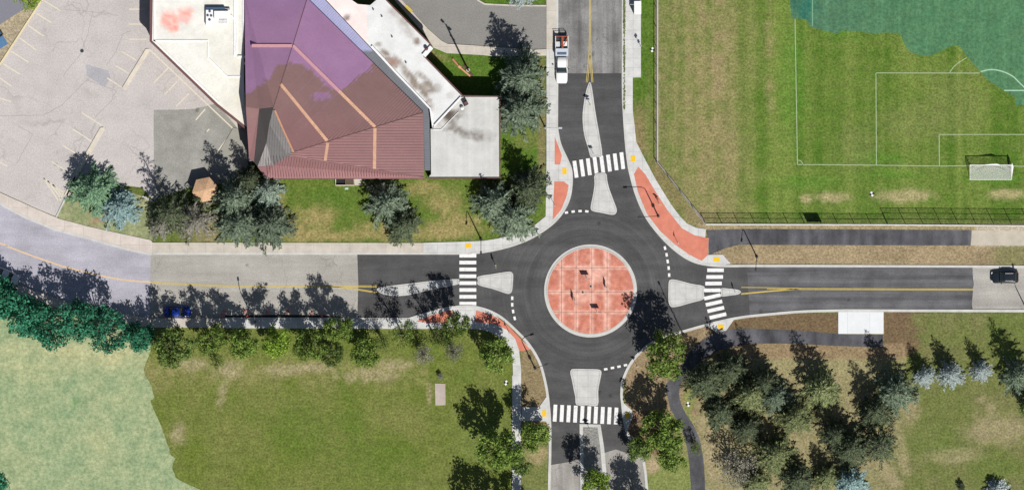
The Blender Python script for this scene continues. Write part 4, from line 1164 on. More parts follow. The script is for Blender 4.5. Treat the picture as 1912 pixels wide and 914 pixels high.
# doors and windows so that it is a building from the side too
def win(c, sz):
    bm = bmesh.new(); box(bm, c, sz); reparent(link('window', bm, M['glass']))
for i in range(9):
    xx = 545+i*27
    if 615 < xx < 670: continue
    win((X(xx), Y(330.2), 2.1), (1.4, 0.12, 1.5))
for i in range(4): win((X(932.3), Y(205+i*32), 2.2), (0.12, 1.5, 1.4))
for i in range(3): win((X(825+i*34), Y(331.3), 2.2), (1.5, 0.12, 1.4))
bm = bmesh.new(); box(bm, (X(464.5), Y(270), 1.15), (0.14, 1.9, 2.3)); reparent(link('door', bm, M['dark_metal']))

# rooftop equipment: each a thing of its own
def rooftop(name, px, py, z, parts, label, cat, rz=0):
    e = empty(name, (X(px), Y(py), z), rz, label, cat)
    for nm, m, fn in parts:
        bm = bmesh.new(); fn(bm); link(nm, bm, m, e)
    return e
rooftop('condenser_unit', 391, 33, 5.3, [('casing', M['white_metal'], lambda bm: box(bm, (0, 0, .45), (1.15, 2.5, .9), bevel=.03)), *[('fan', M['blue_metal'], lambda bm, q=q: tube(bm, [(*q, .9), (*q, 1.0)], .2, 12)) for q in ((0.05, 1.0), (-.28, .35), (.28, .3), (0.02, -.35))]], 'white condenser with four dark fans on the west flat roof', 'air conditioner')
rooftop('air_handler', 413, 28, 5.3, [('casing', M['white_metal'], lambda bm: box(bm, (0, 0, .5), (2.3, 1.3, 1.0), bevel=.03)), ('louvre', M['grey_metal'], lambda bm: [box(bm, (-.2+i*.2, -.7, .5), (.05, .08, .8)) for i in range(5)])], 'wide white air handler right of the condenser', 'air conditioner')
rooftop('roof_duct', 402, 16, 5.3, [('duct', M['blue_metal'], lambda bm: box(bm, (0, 0, .4), (3.1, .45, .6), bevel=.04)), ('duct_end', M['grey_metal'], lambda bm: box(bm, (1.95, -.12, .3), (.8, .3, .4), bevel=.03))], 'long dark blue duct on the white west roof', 'duct')
rooftop('roof_hatch', 417, 41, 5.3, [('frame', M['white_metal'], lambda bm: box(bm, (0, 0, .15), (1.3, .7, .3))), ('grille', M['grey_metal'], lambda bm: [box(bm, (-.5+i*.2, 0, .33), (.08, .55, .05)) for i in range(6)])], 'slatted roof hatch below the white air handler', 'hatch')
rooftop('exhaust_unit', 869, 193, 4.6, [('casing', M['dark_metal'], lambda bm: box(bm, (0, 0, .45), (.8, .75, .9), bevel=.04)), ('cap', M['maroon'], lambda bm: box(bm, (.1, 0, .95), (.5, .5, .12)))], 'dark exhaust box at the top of the south-east flat roof', 'vent', 0.5)
rooftop('roof_exhaust', 863, 202, 4.6, [('pipe', M['grey_metal'], lambda bm: tube(bm, [(0, 0, 0), (0, 0, .5)], .15, 10)), ('cap', M['white_metal'], lambda bm: tube(bm, [(0, 0, .5), (0, 0, .62), (0, 0, .75)], [.3, .28, .1], 12))], 'small white vent cap beside the dark exhaust box', 'vent')
rooftop('roof_vent', 796, 91, 5.2, [('stack', M['grey_metal'], lambda bm: tube(bm, [(0, 0, 0), (0, 0, .5)], .2, 10)), ('hood', M['maroon'], lambda bm: tube(bm, [(0, 0, .5), (0, 0, .7), (0, 0, .9)], [.32, .28, .05], 10))], 'brown roof vent at the north-east roof corner', 'vent')
for k, (vx, vy, lb) in enumerate([(713, 31, 'near the top of the long white roof'), (732, 69, 'in the middle of the long white roof'), (758, 117, 'on the stained part of the long white roof'), (697, 18, 'at the top left of the long white roof')]):
    rooftop('vent_pipe', vx, vy, 5.2, [('pipe', M['dark_metal'], lambda bm: tube(bm, [(0, 0, 0), (0, 0, .5)], .09, 8)), ('collar', M['grey_metal'], lambda bm: tube(bm, [(0, 0, 0), (0, 0, .08)], .18, 8))], 'tiny dark vent pipe ' + lb, 'vent pipe')['group'] = 'vent pipes on the long white roof'

# window well beside the front wall
ww = empty('window_well', (X(644), Y(340), 0), 0, 'framed window well with slatted cover at the church front wall', 'window well')
bm = bmesh.new(); bm_ribbon([(-1.5, .5), (-1.5, -.5), (1.5, -.5), (1.5, .5)], 0.16, 0, .5, bm=bm); link('frame', bm, M['cream'], ww)
bm = bmesh.new()
for i in range(9): box(bm, (0.1+i*.16, 0, .42), (.05, .95, .06))
link('slats', bm, M['timber'], ww)
bm = bmesh.new(); box(bm, (0, 0, .02), (2.8, .9, .03)); link('floor', bm, M['black'], ww)
ub = empty('utility_box', (X(647), Y(351.5), 0), 0, 'pale green utility lid in the grass below the window well', 'utility box')
bm = bmesh.new(); box(bm, (0, 0, .1), (.45, .3, .2), bevel=.03); link('lid', bm, plain('pale_green_plastic', (.35, .55, .45), .6), ub)
bm = bmesh.new(); box(bm, (0, 0, .02), (.55, .4, .06)); link('collar', bm, M['kerb'], ub)

# ------------------------------------------------------------------ gazebo and corner house
gz = empty('gazebo', (X(383), Y(354), 0), R(12), 'small gazebo with tan hexagonal shingle roof left of the church', 'gazebo')
bm = bmesh.new(); n = 6
ring = [bm.verts.new((2.15*math.cos(i*math.pi/3), 2.15*math.sin(i*math.pi/3), 2.5)) for i in range(n)]
ring2 = [bm.verts.new((1.1*math.cos(i*math.pi/3), 1.1*math.sin(i*math.pi/3), 3.0)) for i in range(n)]
top = bm.verts.new((0, 0, 3.45)); low = [bm.verts.new((v.co.x, v.co.y, 2.38)) for v in ring]
for i in range(n):
    j = (i+1) % n
    bm.faces.new((ring[i], ring[j], ring2[j], ring2[i])); bm.faces.new((ring2[i], ring2[j], top)); bm.faces.new((low[i], low[j], ring[j], ring[i]))
bm.faces.new(low[::-1]); link('roof', bm, M['shingle'], gz)
for i in range(n):
    bm = bmesh.new(); tube(bm, [(1.7*math.cos(i*math.pi/3), 1.7*math.sin(i*math.pi/3), 0), (1.7*math.cos(i*math.pi/3), 1.7*math.sin(i*math.pi/3), 2.45)], .09, 8); link('post', bm, M['timber'], gz)
bm = bmesh.new(); bm_prism([(1.9*math.cos(i*math.pi/3), 1.9*math.sin(i*math.pi/3)) for i in range(6)], 0, .12, bm); link('deck', bm, M['timber'], gz)

def gable_house(name, cx, cy, lx, ly, rz, h, rise, m, label):
    e = empty(name, (X(cx), Y(cy), 0), rz, label, 'house')
    bm = bmesh.new(); box(bm, (0, 0, h/2), (lx-.6, ly-.6, h)); link('wall', bm, M['cream'], e)
    bm = bmesh.new()
    v = [bm.verts.new(p) for p in ((-lx/2, -ly/2, h), (lx/2, -ly/2, h), (lx/2, ly/2, h), (-lx/2, ly/2, h), (-lx/2, 0, h+rise), (lx/2, 0, h+rise))]
    for f in ((0, 1, 5, 4), (2, 3, 4, 5), (1, 2, 5), (3, 0, 4), (3, 2, 1, 0)): bm.faces.new([v[k] for k in f])
    r = link('roof', bm, m, e)
    bm = bmesh.new(); tube(bm, [(-lx/2, 0, h+rise+.03), (lx/2, 0, h+rise+.03)], .12, 6); link('ridge_cap', bm, M['dark_metal'], r)
    for xx in (-lx/4, lx/4): bm = bmesh.new(); box(bm, (xx, -ly/2+.28, h*.55), (1.1, .1, 1.1)); link('window', bm, M['glass'], e)
    bm = bmesh.new(); box(bm, (lx/2-.28, 0, 1.05), (.1, 1.0, 2.1)); link('door', bm, M['white_metal'], e)
    return e
gable_house('house', -18, 8, 9.6, 7.2, R(33), 3.2, 1.3, M['house_roof'], 'grey roofed house cut off at the top left corner')
gable_house('shed', -12, 76, 3.4, 3.4, R(33), 2.4, .7, M['blue_roof'], 'blue roofed shed at the left edge below the grey house')

# ------------------------------------------------------------------ trees
def add_leaf(V, Fc, c, d, up, ln, wd):
    s = d.cross(up)
    if s.length < 1e-4: s = Vector((1, 0, 0))
    s.normalize()
    i = len(V)
    V.extend([c - s*wd*.5, c + d*ln*.5 - s*wd*.1*0, c + s*wd*.5, c - d*ln*.5])
    Fc.append((i, i+1, i+2, i+3))

def leaf_mesh(name, V, Fc, seed):
    me = bpy.data.meshes.new(name)
    me.from_pydata([tuple(v) for v in V], [], Fc)
    rn = np.random.RandomState(seed).rand(len(Fc)).astype(np.float32)
    at = me.attributes.new('rnd', 'FLOAT', 'FACE'); at.data.foreach_set('value', rn)
    me.materials.append(F['leaf'])
    return me

def bm_to_mesh(name, bm, m):
    me = bpy.data.meshes.new(name); bm.normal_update(); bm.to_mesh(me); bm.free(); me.materials.append(m); return me

def rdir(r):
    z = r.uniform(-1, 1); a = r.uniform(0, 2*math.pi); q = math.sqrt(1-z*z)
    return Vector((q*math.cos(a), q*math.sin(a), z))

def conifer(seed, H=10.0, R0=3.4, whorls=28, gap=0.35, needles=1.0):
    """unit spruce: radius 3.4 m, height 10 m; needled sprays along drooping boughs"""
    r = random.Random(seed); V, Fc = [], []; tb = bmesh.new()
    tube(tb, [(0, 0, 0), (.03, 0, H*.5), (0, .02, H*.97)], [.24, .14, .02], 7)
    for w_ in range(whorls):
        t = (w_ + r.random()*.6)/whorls
        z = H*(.07 + .91*t)
        rad = R0*(1-t)**0.82*(1.0 if t > .08 else .85) + .12
        nb = max(5, int(10 - 3*t))
        a0 = r.random()*6.28
        for b in range(nb):
            if r.random() < gap*.35: continue
            a = a0 + 6.283*b/nb + r.uniform(-.22, .22)
            L = rad*r.choice((.5, .75, .95, 1.05, 1.25))*r.uniform(.88, 1.1)
            dr = Vector((math.cos(a), math.sin(a), 0)); side = Vector((-dr.y, dr.x, 0))
            droop = r.uniform(.10, .32)
            pts = []
            for k in range(5):
                u = k/4
                pts.append(dr*L*u + Vector((0, 0, z - droop*L*u*(1.25-u*.55))) + side*math.sin(u*2)*L*.05*r.uniform(-1, 1))
            if L > 1.2: tube(tb, [pts[0], pts[2], pts[4]], [.035, .022, .008], 3, False)
            ns = max(4, int(L*5.5*needles))
            for k in range(ns):
                u = 1-(1-(k+.5)/ns)**1.3*.80
                f = u*4; i = min(3, int(f)); p = pts[i].lerp(pts[i+1], f-i)
                spread = (.12 + .26*(1-abs(u-.5)))*min(1, L/1.6)
                for sg in (-1, 1):
                    if r.random() < .12: continue
                    d = (dr*r.uniform(.55, 1.0) + side*sg*r.uniform(.35, 1.0) + Vector((0, 0, r.uniform(-.35, .15)))).normalized()
                    ln = spread*r.uniform(1.2, 2.2)
                    c = p + d*ln*.5
                    add_leaf(V, Fc, c, d, (dr*.9 + Vector((r.uniform(-.35, .35), r.uniform(-.35, .35), .75))).normalized(), ln, ln*r.uniform(.26, .40))
            d = (dr + Vector((0, 0, -.1))).normalized()
            add_leaf(V, Fc, pts[4], d, Vector((0, 0, 1)), .4, .16)
    for k in range(14):
        d = rdir(r); d.z = abs(d.z)
        add_leaf(V, Fc, Vector((0, 0, H*.97)) + d*.15, d, rdir(r), .35, .12)
    return leaf_mesh('crown', V, Fc, seed), bm_to_mesh('trunk', tb, M['bark'])

def broadleaf(seed, H=8.5, R0=3.4, clumps=34, leaves=150, sparse=0.0, leaf=0.30):
    """unit broadleaf tree: radius 3.4 m, height 8.5 m; leaf clumps on real limbs"""
    r = random.Random(seed); V, Fc = [], []; tb = bmesh.new()
    fork = H*.28
    tube(tb, [(0, 0, 0), (.05, .03, fork*.6), (0, 0, fork)], [.26, .20, .17], 8)
    zc = H*.60; rz_ = H*.38
    lob = [r.uniform(.72, 1.12) for _ in range(7)]
    cl = []
    tries = 0
    while len(cl) < clumps and tries < 4000:
        tries += 1
        d = rdir(r); q = r.uniform(.35, 1.0)**.55
        a = (math.atan2(d.y, d.x)/6.2832 % 1)*7; i = int(a) % 7; k = lob[i]*(1-(a-int(a))) + lob[(i+1) % 7]*(a-int(a))
        c = Vector((d.x*R0*k*q*.86, d.y*R0*k*q*.86, zc + d.z*rz_*q))
        if c.z < H*.22: continue
        if all((c-o_).length > R0*.22 for o_, _ in cl): cl.append((c, r.uniform(.55, 1.05)*R0*.27))
    for c, cr_ in cl:
        mid = Vector((c.x*.35, c.y*.35, fork + (c.z-fork)*.55)) + rdir(r)*.12
        tube(tb, [(0, 0, fork*.9), mid, c], [.09, .055, .018], 5, False)
        nl = int(leaves*(cr_/(R0*.27))**2*r.uniform(.7, 1.2)*(1-sparse))
        for k in range(nl):
            d = rdir(r); rad = cr_*r.uniform(.35, 1.08)
            p = c + Vector((d.x*rad*1.15, d.y*rad*1.15, d.z*rad*.8))
            n_ = (d + rdir(r)*.8 + Vector((0, 0, .35))).normalized()
            t_ = n_.cross(rdir(r)).normalized()
            s_ = leaf*r.uniform(.6, 1.25)
            add_leaf(V, Fc, p, t_, n_, s_*1.25, s_*.85)
    return leaf_mesh('crown', V, Fc, seed), bm_to_mesh('trunk', tb, M['bark'])

CON = [conifer(s, gap=g_) for s, g_ in ((11, .3), (12, .6), (13, .4), (14, .9))]
CONS = [conifer(s, gap=1.3, needles=.75, whorls=20) for s in (21, 22)]
BRO = [broadleaf(s) for s in (31, 32, 33, 34, 35)]
SPA = [broadleaf(s, clumps=30, leaves=90, sparse=.25, leaf=.27) for s in (41, 42)]
DRYT = [broadleaf(s, clumps=40, leaves=55, leaf=.22) for s in (51,)]
tree_i = [0]
def tree(kind, px, py, rpx, H, fol, label, name=None, group=None, cat=None, bark=None):
    lib, R0, H0, nm = {'con': (CON, 3.4, 10.0, 'spruce_tree'), 'cons': (CONS, 3.4, 10.0, 'spruce_tree'), 'bro': (BRO, 3.4, 8.5, 'broadleaf_tree'),
                       'spa': (SPA, 3.4, 8.5, 'broadleaf_tree'), 'dry': (DRYT, 3.4, 8.5, 'broadleaf_tree')}[kind]
    i = tree_i[0]; tree_i[0] += 1
    cm, tm = lib[i % len(lib)]
    s = rpx/S/R0*((0.94 if group == 'conifers in the south-east park' else 1.10) if kind in ('con', 'cons') else 1.08)
    H *= {'conifers in the south-east park': 1.25, 'small blue spruces in a row': 1.3, 'conifers at the right edge': 1.1, 'spruces around the church': 1.12, 'street trees south of the west leg': 1.32,
          'trees around the south leg': 1.38, 'deep green trees along the left road': 1.25}.get(group, 1.0)
    e = empty(name or nm, (X(px), Y(py), 0), (i*2.399) % 6.283, label, cat or ('tree'), group or ('spruce trees' if 'con' in kind else 'broadleaf trees'), (s, s, H/H0))
    for nmx, me_, mat in (('crown', cm, F[fol]), ('trunk', tm, bark or M['bark'])):
        o = bpy.data.objects.new(nmx, me_); COL.objects.link(o); o.parent = e
        o.material_slots[0].link = 'OBJECT'; o.material_slots[0].material = mat
    return e
T = tree
gp = 'spruces in the car park bed'
T('con', 174, 355, 42, 9, 'needle_teal', 'jade green spruce in the car park tree bed', group=gp)
T('con', 223, 387, 35, 6.5, 'needle_ice', 'ice blue spruce right of the jade spruce', group=gp)
gp = 'spruces around the church'
T('cons', 318, 398, 40, 13.5, 'spruce_dark', 'thin dark spruce left of the gazebo', group=gp)
T('cons', 362, 412, 42, 8, 'dry', 'sparse grey-twigged conifer below the gazebo', group=gp)
T('con', 303, 420, 24, 6, 'dry', 'small grey conifer at the edge of the church lawn', group=gp)
T('con', 368, 372, 13, 3.5, 'spruce_dark', 'small dark shrub-like spruce at the gazebo corner', group=gp)
T('con', 436, 372, 36, 13, 'spruce', 'green spruce right of the gazebo', group=gp)
T('con', 500, 358, 32, 9.0, 'spruce_mint', 'pale blue-green spruce nearest the church roof corner', group=gp)
T('con', 445, 418, 40, 9.5, 'spruce', 'broad spruce nearest the pavement left of the church lawn', group=gp)
T('con', 503, 418, 41, 9.0, 'spruce', 'grey-green spruce overhanging the tan pavement', group=gp)
T('con', 468, 335, 26, 9, 'spruce_dark', 'dark spruce in the shade of the church corner', group=gp)
T('con', 722, 378, 42, 9.5, 'spruce', 'grey-green spruce against the middle of the church front', group=gp)
T('con', 752, 421, 33, 7.0, 'spruce_dark', 'darker lower spruce in front of the church middle', group=gp)
T('con', 922, 378, 36, 10.5, 'spruce', 'blue-grey spruce at the south-east church corner', group=gp)
T('con', 985, 352, 36, 11, 'spruce_dark', 'dark green spruce beside the north leg pavement', group=gp)
T('con', 958, 408, 42, 9.0, 'spruce', 'star-shaped spruce at the north-west roundabout corner', group=gp)
T('con', 974, 142, 45, 14, 'spruce', 'tall spruce beside the church drive', group=gp)
T('con', 971, 203, 44, 12, 'spruce', 'grey-green spruce south of the tall drive spruce', group=gp)
T('con', 975, -16, 26, 6, 'spruce_blue', 'spruce cut off by the top edge above the drive', group=gp)
T('bro', 45, -6, 30, 5, 'leaf_bright', 'bright green tree beside the grey roofed house', group='trees at the left')
# teal row, far left
gp = 'deep green trees along the left road'
for (x, y, r_, h, lb) in [(-8, 560, 42, 9, 'deep green tree cut by the left edge above the meadow'), (42, 590, 44, 9.5, 'leftmost whole deep green tree above the meadow'), (98, 612, 44, 9.5, 'second deep green tree above the meadow, lowest reaching'),
                          (150, 600, 34, 8.5, 'deep green tree between two larger ones above the meadow'), (196, 618, 42, 9, 'wide deep green tree left of the meadow edge gap'), (258, 630, 31, 6.5, 'smallest deep green tree beside the meadow edge')]:
    T('bro', x, y-3, r_*1.1, h, 'leaf_teal', lb, group=gp)
T('bro', -12, 905, 36, 8, 'leaf_teal', 'deep green tree cut by the lower left corner', group=gp)
# street row south of the west leg
gp = 'street trees south of the west leg'
for (x, y, r_, h, k, f_, lb) in [(325, 650, 42, 10, 'bro', 'leaf_dark', 'dark street tree below the blue car'), (396, 634, 30, 9, 'bro', 'leaf', 'narrow street tree right of the blue car tree'), (404, 672, 17, 6, 'spa', 'leaf', 'small street tree at the back of the row'),
                                 (452, 640, 34, 9.5, 'bro', 'leaf', 'street tree third from the blue car'), (516, 640, 33, 10, 'bro', 'leaf_bright', 'bright yellow-green street tree'), (578, 645, 35, 9.5, 'bro', 'leaf', 'street tree right of the bright one'),
                                 (632, 615, 28, 9.5, 'bro', 'leaf', 'street tree leaning over the pavement mid row'), (620, 660, 24, 7.5, 'bro', 'leaf_dark', 'shaded street tree behind the leaning one'), (682, 655, 33, 8, 'bro', 'leaf', 'rounded street tree south of the asphalt seam'),
                                 (752, 625, 27, 9.5, 'spa', 'leaf', 'thin street tree below the long west median'), (790, 660, 22, 6, 'dry', 'dry', 'half bare street tree with grey twigs'), (812, 628, 25, 10, 'spa', 'leaf_dark', 'dark slender street tree beside the red wedge'),
                                 (851, 606, 27, 10, 'bro', 'leaf', 'street tree covering the foot of the west crosswalk'), (845, 655, 22, 6, 'dry', 'dry', 'leafless grey-brown shrub below the crosswalk tree'),
                                 (716, 640, 20, 6.5, 'dry', 'leaf', 'wispy pale tree between two rounder street trees')]:
    T(k, x, y, r_, h, f_, lb, group=gp)
T('bro', 925, 663, 36, 9, 'leaf', 'mid green tree inside the south-west pavement bend')
T('bro', 822, 702, 6, 1.4, 'dry', 'small grey bush above the lone concrete slab', name='bush', cat='bush', group='bushes')
# trees round the south leg
gp = 'trees around the south leg'
T('bro', 932, 838, 43, 11, 'leaf', 'large tree left of the south pavement', group=gp)
T('bro', 1000, 812, 34, 8, 'leaf', 'tree between the south pavement and the south leg', group=gp)
T('bro', 972, 870, 22, 6, 'leaf_dark', 'small dark tree overhanging the south pavement', group=gp)
T('bro', 1110, 902, 31, 9.0, 'leaf_bright', 'yellow-green tree on the cobbled south median', group=gp)
T('bro', 1242, 664, 44, 10.5, 'leaf', 'round tree at the south-east roundabout corner', group=gp)
T('bro', 1238, 803, 42, 10, 'leaf', 'large tree left of the park footpath', group=gp)
T('bro', 1196, 838, 28, 6, 'leaf_dark', 'low tree touching the south leg kerb', group=gp)
T('bro', 1252, 852, 32, 7, 'leaf', 'tree between the kerb tree and the footpath', group=gp)
T('spa', 1300, 836, 14, 3.5, 'leaf', 'slight young tree on the footpath edge', group=gp)
T('bro', 905, 965, 40, 9, 'leaf_dark', 'tree below the picture edge shading the lawn bottom', group=gp)
T('bro', 975, 960, 30, 8, 'leaf_dark', 'tree below the picture edge beside the south pavement', group=gp)
T('bro', 1205, 965, 38, 10, 'leaf_dark', 'tree below the picture edge beside the south leg', group=gp)
# park conifers
gp = 'conifers in the south-east park'
for (x, y, r_, h, k, f_, lb) in [(1318, 712, 42, 10, 'con', 'spruce_dark', 'dark spruce nearest the footpath bend'), (1365, 690, 36, 10.5, 'con', 'spruce_dark', 'dark spruce whose shade falls on the footpath'), (1400, 738, 40, 10, 'con', 'pine', 'olive spruce in the middle of the dark group'),
                                 (1345, 770, 36, 8, 'con', 'spruce_dark', 'dark spruce at the sunny lower edge of the group'), (1448, 742, 34, 10, 'con', 'spruce', 'pale tipped spruce right of the dark group'), (1428, 715, 32, 12, 'con', 'spruce_dark', 'tall dark spruce behind the pale tipped one'),
                                 (1395, 800, 34, 8, 'con', 'spruce_dark', 'dark spruce above the grey-brown tree'), (1533, 728, 44, 12, 'con', 'pine', 'wide olive pine with long shadow on the path'), (1485, 780, 38, 9, 'con', 'pine', 'olive pine lower left of the wide pine'),
                                 (1672, 732, 42, 12.5, 'con', 'spruce', 'tall spruce below the bright white pad'), (1635, 770, 38, 10.5, 'con', 'spruce_dark', 'dark spruce left of the open park lawn'), (1645, 832, 42, 10.5, 'cons', 'spruce_dark', 'spiky dark conifer at the open lawn edge'),
                                 (1590, 838, 42, 11, 'con', 'spruce_dark', 'dark conifer left of the spiky one'), (1560, 812, 32, 11, 'con', 'spruce_dark', 'dark shaded conifer in the hollow of the group'), (1448, 848, 44, 9, 'con', 'pine', 'bright olive conifer near the bottom of the group'),
                                 (1490, 895, 38, 8, 'con', 'spruce_dark', 'dark conifer cut by the bottom edge'), (1545, 890, 30, 7, 'con', 'pine', 'olive conifer beside the ice blue spruce'), (1410, 900, 30, 6, 'con', 'pine', 'low olive conifer at the bottom edge')]:
    T(k, x, y, r_, h, f_, lb, group=gp)
T('dry', 1372, 872, 42, 6.5, 'dry', 'grey-brown half bare tree at the park bottom', group=gp)
T('con', 1590, 905, 36, 9, 'needle_ice', 'ice blue spruce at the bottom edge of the park', group=gp)
gp = 'small blue spruces in a row'
T('con', 1726, 703, 19, 6.6, 'spruce_blue', 'left of the three small blue spruces', group=gp)
T('con', 1775, 699, 23, 7.6, 'spruce_blue', 'middle and largest of the three small blue spruces', group=gp)
T('con', 1833, 692, 19, 6.6, 'spruce_blue', 'right of the three small blue spruces', group=gp)
T('con', 1901, 703, 33, 13.5, 'spruce', 'tall grey-blue spruce by the right edge', group='conifers at the right edge')
T('bro', 1928, 765, 30, 7, 'leaf_dark', 'dark tree cut by the right edge', group='conifers at the right edge')
T('bro', 1795, 909, 9, 1.8, 'spruce_dark', 'small dark bush at the bottom of the park lawn', name='bush', cat='bush', group='bushes')
T('con', 1860, 918, 22, 4, 'spruce_blue', 'blue spruce cut by the bottom edge of the park lawn', group='conifers at the right edge')
rw = random.Random(3); V, Fc = [], []
for i in range(1100):
    yy = rw.uniform(0, 1)**1.3*210 - 6
    if math.sin(yy*.071)+math.sin(yy*.033+1) < -.9 and rw.random() < .8: continue
    c = Vector((X(1165.6+rw.gauss(0, .8)), Y(yy), .14+rw.uniform(0, .10))); d = rdir(rw); d.z *= .3
    add_leaf(V, Fc, c, d.normalized(), Vector((rw.uniform(-.4, .4), rw.uniform(-.4, .4), 1)), .26, .13)
wm = leaf_mesh('weeds', V, Fc, 3); wm.materials[0] = F['pine']
wo_ = bpy.data.objects.new('weeds', wm); COL.objects.link(wo_)
tag(wo_, 'weeds growing in the joint behind the kerb east of the north leg', 'weeds', kind='stuff')

# ------------------------------------------------------------------ vehicles
def loft(bm, secs, n=20, ex=4.0):
    """secs: (x, half width, z bottom, z top) ; superelliptic cross-sections"""
    rows = []
    for (x, hw, zb, zt) in secs:
        row = []
        for k in range(n):
            a = 2*math.pi*(k+.5)/n; c, s_ = math.cos(a), math.sin(a)
            row.append(bm.verts.new((x, hw*math.copysign(abs(c)**(2/ex), c), (zb+zt)/2 + (zt-zb)/2*math.copysign(abs(s_)**(2/ex), s_))))
        rows.append(row)
    for i in range(len(rows)-1):
        for k in range(n): bm.faces.new((rows[i][k], rows[i][(k+1) % n], rows[i+1][(k+1) % n], rows[i+1][k]))
    bm.faces.new(rows[0][::-1]); bm.faces.new(rows[-1])
    bmesh.ops.recalc_face_normals(bm, faces=bm.faces[:])

def quad(bm, p):
    f = bm.faces.new([bm.verts.new(v) for v in p]); return f

def wheel(parent, x, y, r_=.34, wd=.24):
    bm = bmesh.new(); tube(bm, [(x, y-wd/2, r_), (x, y-wd/2+.03, r_), (x, y+wd/2-.03, r_), (x, y+wd/2, r_)], [r_-.04, r_, r_, r_-.04], 18)
    w_ = link('wheel', bm, M['tyre'], parent)
    bm = bmesh.new(); sg = 1 if y > 0 else -1
    tube(bm, [(x, y+sg*wd*.4, r_), (x, y+sg*(wd/2+.015), r_)], [r_*.62, r_*.55], 12); link('rim', bm, M['chrome'], w_)

def car(px, py, rz, L, W, Hh, paint_m, label, suv=False, name='parked_car'):
    e = empty(name, (X(px), Y(py), 0.012), rz, label, 'car', 'parked cars')
    h = L/2; w_ = W/2; belt = .92 if suv else .82
    bm = bmesh.new()
    loft(bm, [(-h, w_*.72, .42, belt*.86), (-h+.10, w_*.88, .30, belt*.96), (-h+.45, w_*.97, .24, belt), (-h*.3, w_, .22, belt+.02), (h*.25, w_, .22, belt), (h*.55, w_*.98, .22, belt-.05), (h-.45, w_*.93, .25, belt-.13), (h-.12, w_*.80, .30, belt-.24), (h, w_*.62, .38, belt-.32)])
    body = link('body', bm, paint_m, e, True)
    rb = -h+.25 if suv else -h+.75
    rt = -h+.55 if suv else -h+1.25
    ft, fb = h*.12, h*.42
    wt, wb = w_*.74, w_*.90
    bm = bmesh.new()
    loft(bm, [(rb, wb*.92, belt-.1, belt+.02), ((rb+rt)/2, wb*.92, belt-.1, (belt+Hh)/2), (rt, wt*.98, belt-.1, Hh-.03), (-.2, wt*1.04, belt-.1, Hh), (ft, wt, belt-.1, Hh-.03), ((ft+fb)/2, wb*.90, belt-.1, (belt+Hh)/2-.02), (fb, wb*.90, belt-.1, belt-.02)], 20, 3.2)
    link('cabin', bm, M['glass'], e, True)
    bm = bmesh.new()
    loft(bm, [(rt+.05, wt*.80, Hh-.06, Hh+.005), (rt+.25, wt*.90, Hh-.06, Hh+.02), (-.2, wt*.95, Hh-.06, Hh+.035), (ft-.2, wt*.90, Hh-.06, Hh+.015), (ft-.02, wt*.78, Hh-.08, Hh-.01)], 16, 3.0)
    link('roof', bm, paint_m, e, True)
    for x in (-h*.60, h*.62):
        for s_ in (-1, 1): wheel(e, x, s_*(w_-.11))
    for s_ in (-1, 1):
        bm = bmesh.new(); box(bm, (h-.20, s_*w_*.66, belt-.30), (.26, .32, .12), bevel=.03); link('headlight', bm, M['lamp_lens'], e)
        bm = bmesh.new(); box(bm, (-h+.10, s_*w_*.72, belt-.14), (.12, .26, .14), bevel=.02); link('tail_light', bm, M['tail_lens'], e)
        bm = bmesh.new(); box(bm, (fb-.38, s_*(w_+.06), belt+.08), (.14, .24, .13), bevel=.03); link('mirror', bm, paint_m, e)
    if suv:
        for s_ in (-1, 1):
            bm = bmesh.new(); tube(bm, [(rt+.3, s_*wt*.84, Hh+.06), (ft-.35, s_*wt*.84, Hh+.06)], .025, 6); link('roof_rail', bm, M['chrome'], e)
    bm = bmesh.new(); box(bm, (h-.03, 0, .52), (.06, W*.42, .14)); link('grille', bm, M['black'], e)
    return e
car_paint = lambda n_, c, r_=.28: plain(n_, c, r_, var=.02, spec=.5)
car(332, 582, 0, 4.35, 1.8, 1.45, car_paint('deep_blue_paint', (0.004, 0.025, 0.24)), 'dark blue car parked beside the west pavement')
car(1876, 517, math.pi, 4.45, 1.92, 1.72, car_paint('black_blue_paint', (0.012, 0.017, 0.024)), 'black estate car at the right end of the east leg', suv=True)
car(13, 514, R(-22), 4.3, 1.8, 1.45, car_paint('white_car_paint', (.72, .72, .74)), 'white car half hidden by trees at the left edge')

# white pickup with service body, facing south (local +x is its front)
pk = empty('pickup_truck', (X(1049), Y(112), 0.012), R(-90), 'white utility pickup with orange rack parked on the north leg', 'pickup truck')
wp_ = car_paint('truck_white', (.80, .80, .79))
bm = bmesh.new()
loft(bm, [(-.55, .90, .38, 1.12), (.2, .93, .34, 1.14), (1.6, .94, .34, 1.12), (2.6, .94, .36, 1.08), (3.35, .90, .38, 1.02), (3.65, .80, .42, .94), (3.74, .66, .46, .84)], 20, 4.5)
link('body', bm, wp_, pk, True)
bm = bmesh.new()
loft(bm, [(-.50, .80, 1.0, 1.15), (-.42, .76, 1.0, 1.78), (.3, .76, 1.0, 1.86), (1.30, .74, 1.0, 1.80), (1.65, .80, 1.0, 1.50), (2.12, .84, 1.0, 1.10)], 20, 4.0)
link('cabin', bm, M['glass'], pk, True)
bm = bmesh.new(); loft(bm, [(-.46, .66, 1.72, 1.83), (0.3, .72, 1.78, 1.90), (1.22, .68, 1.74, 1.84)], 16, 3.5); link('roof', bm, wp_, pk, True)
bm = bmesh.new(); box(bm, (-1.25, 0, 1.15), (1.25, 2.08, .95), bevel=.05); tb_ = link('tool_box', bm, plain('pale_grey_box', (.50, .54, .60), .4), pk)
bm = bmesh.new(); box(bm, (-1.05, 0, 1.64), (.42, 1.5, .05), bevel=.02); link('lid_window', bm, plain('slate_blue', (.09, .13, .20), .3), tb_)
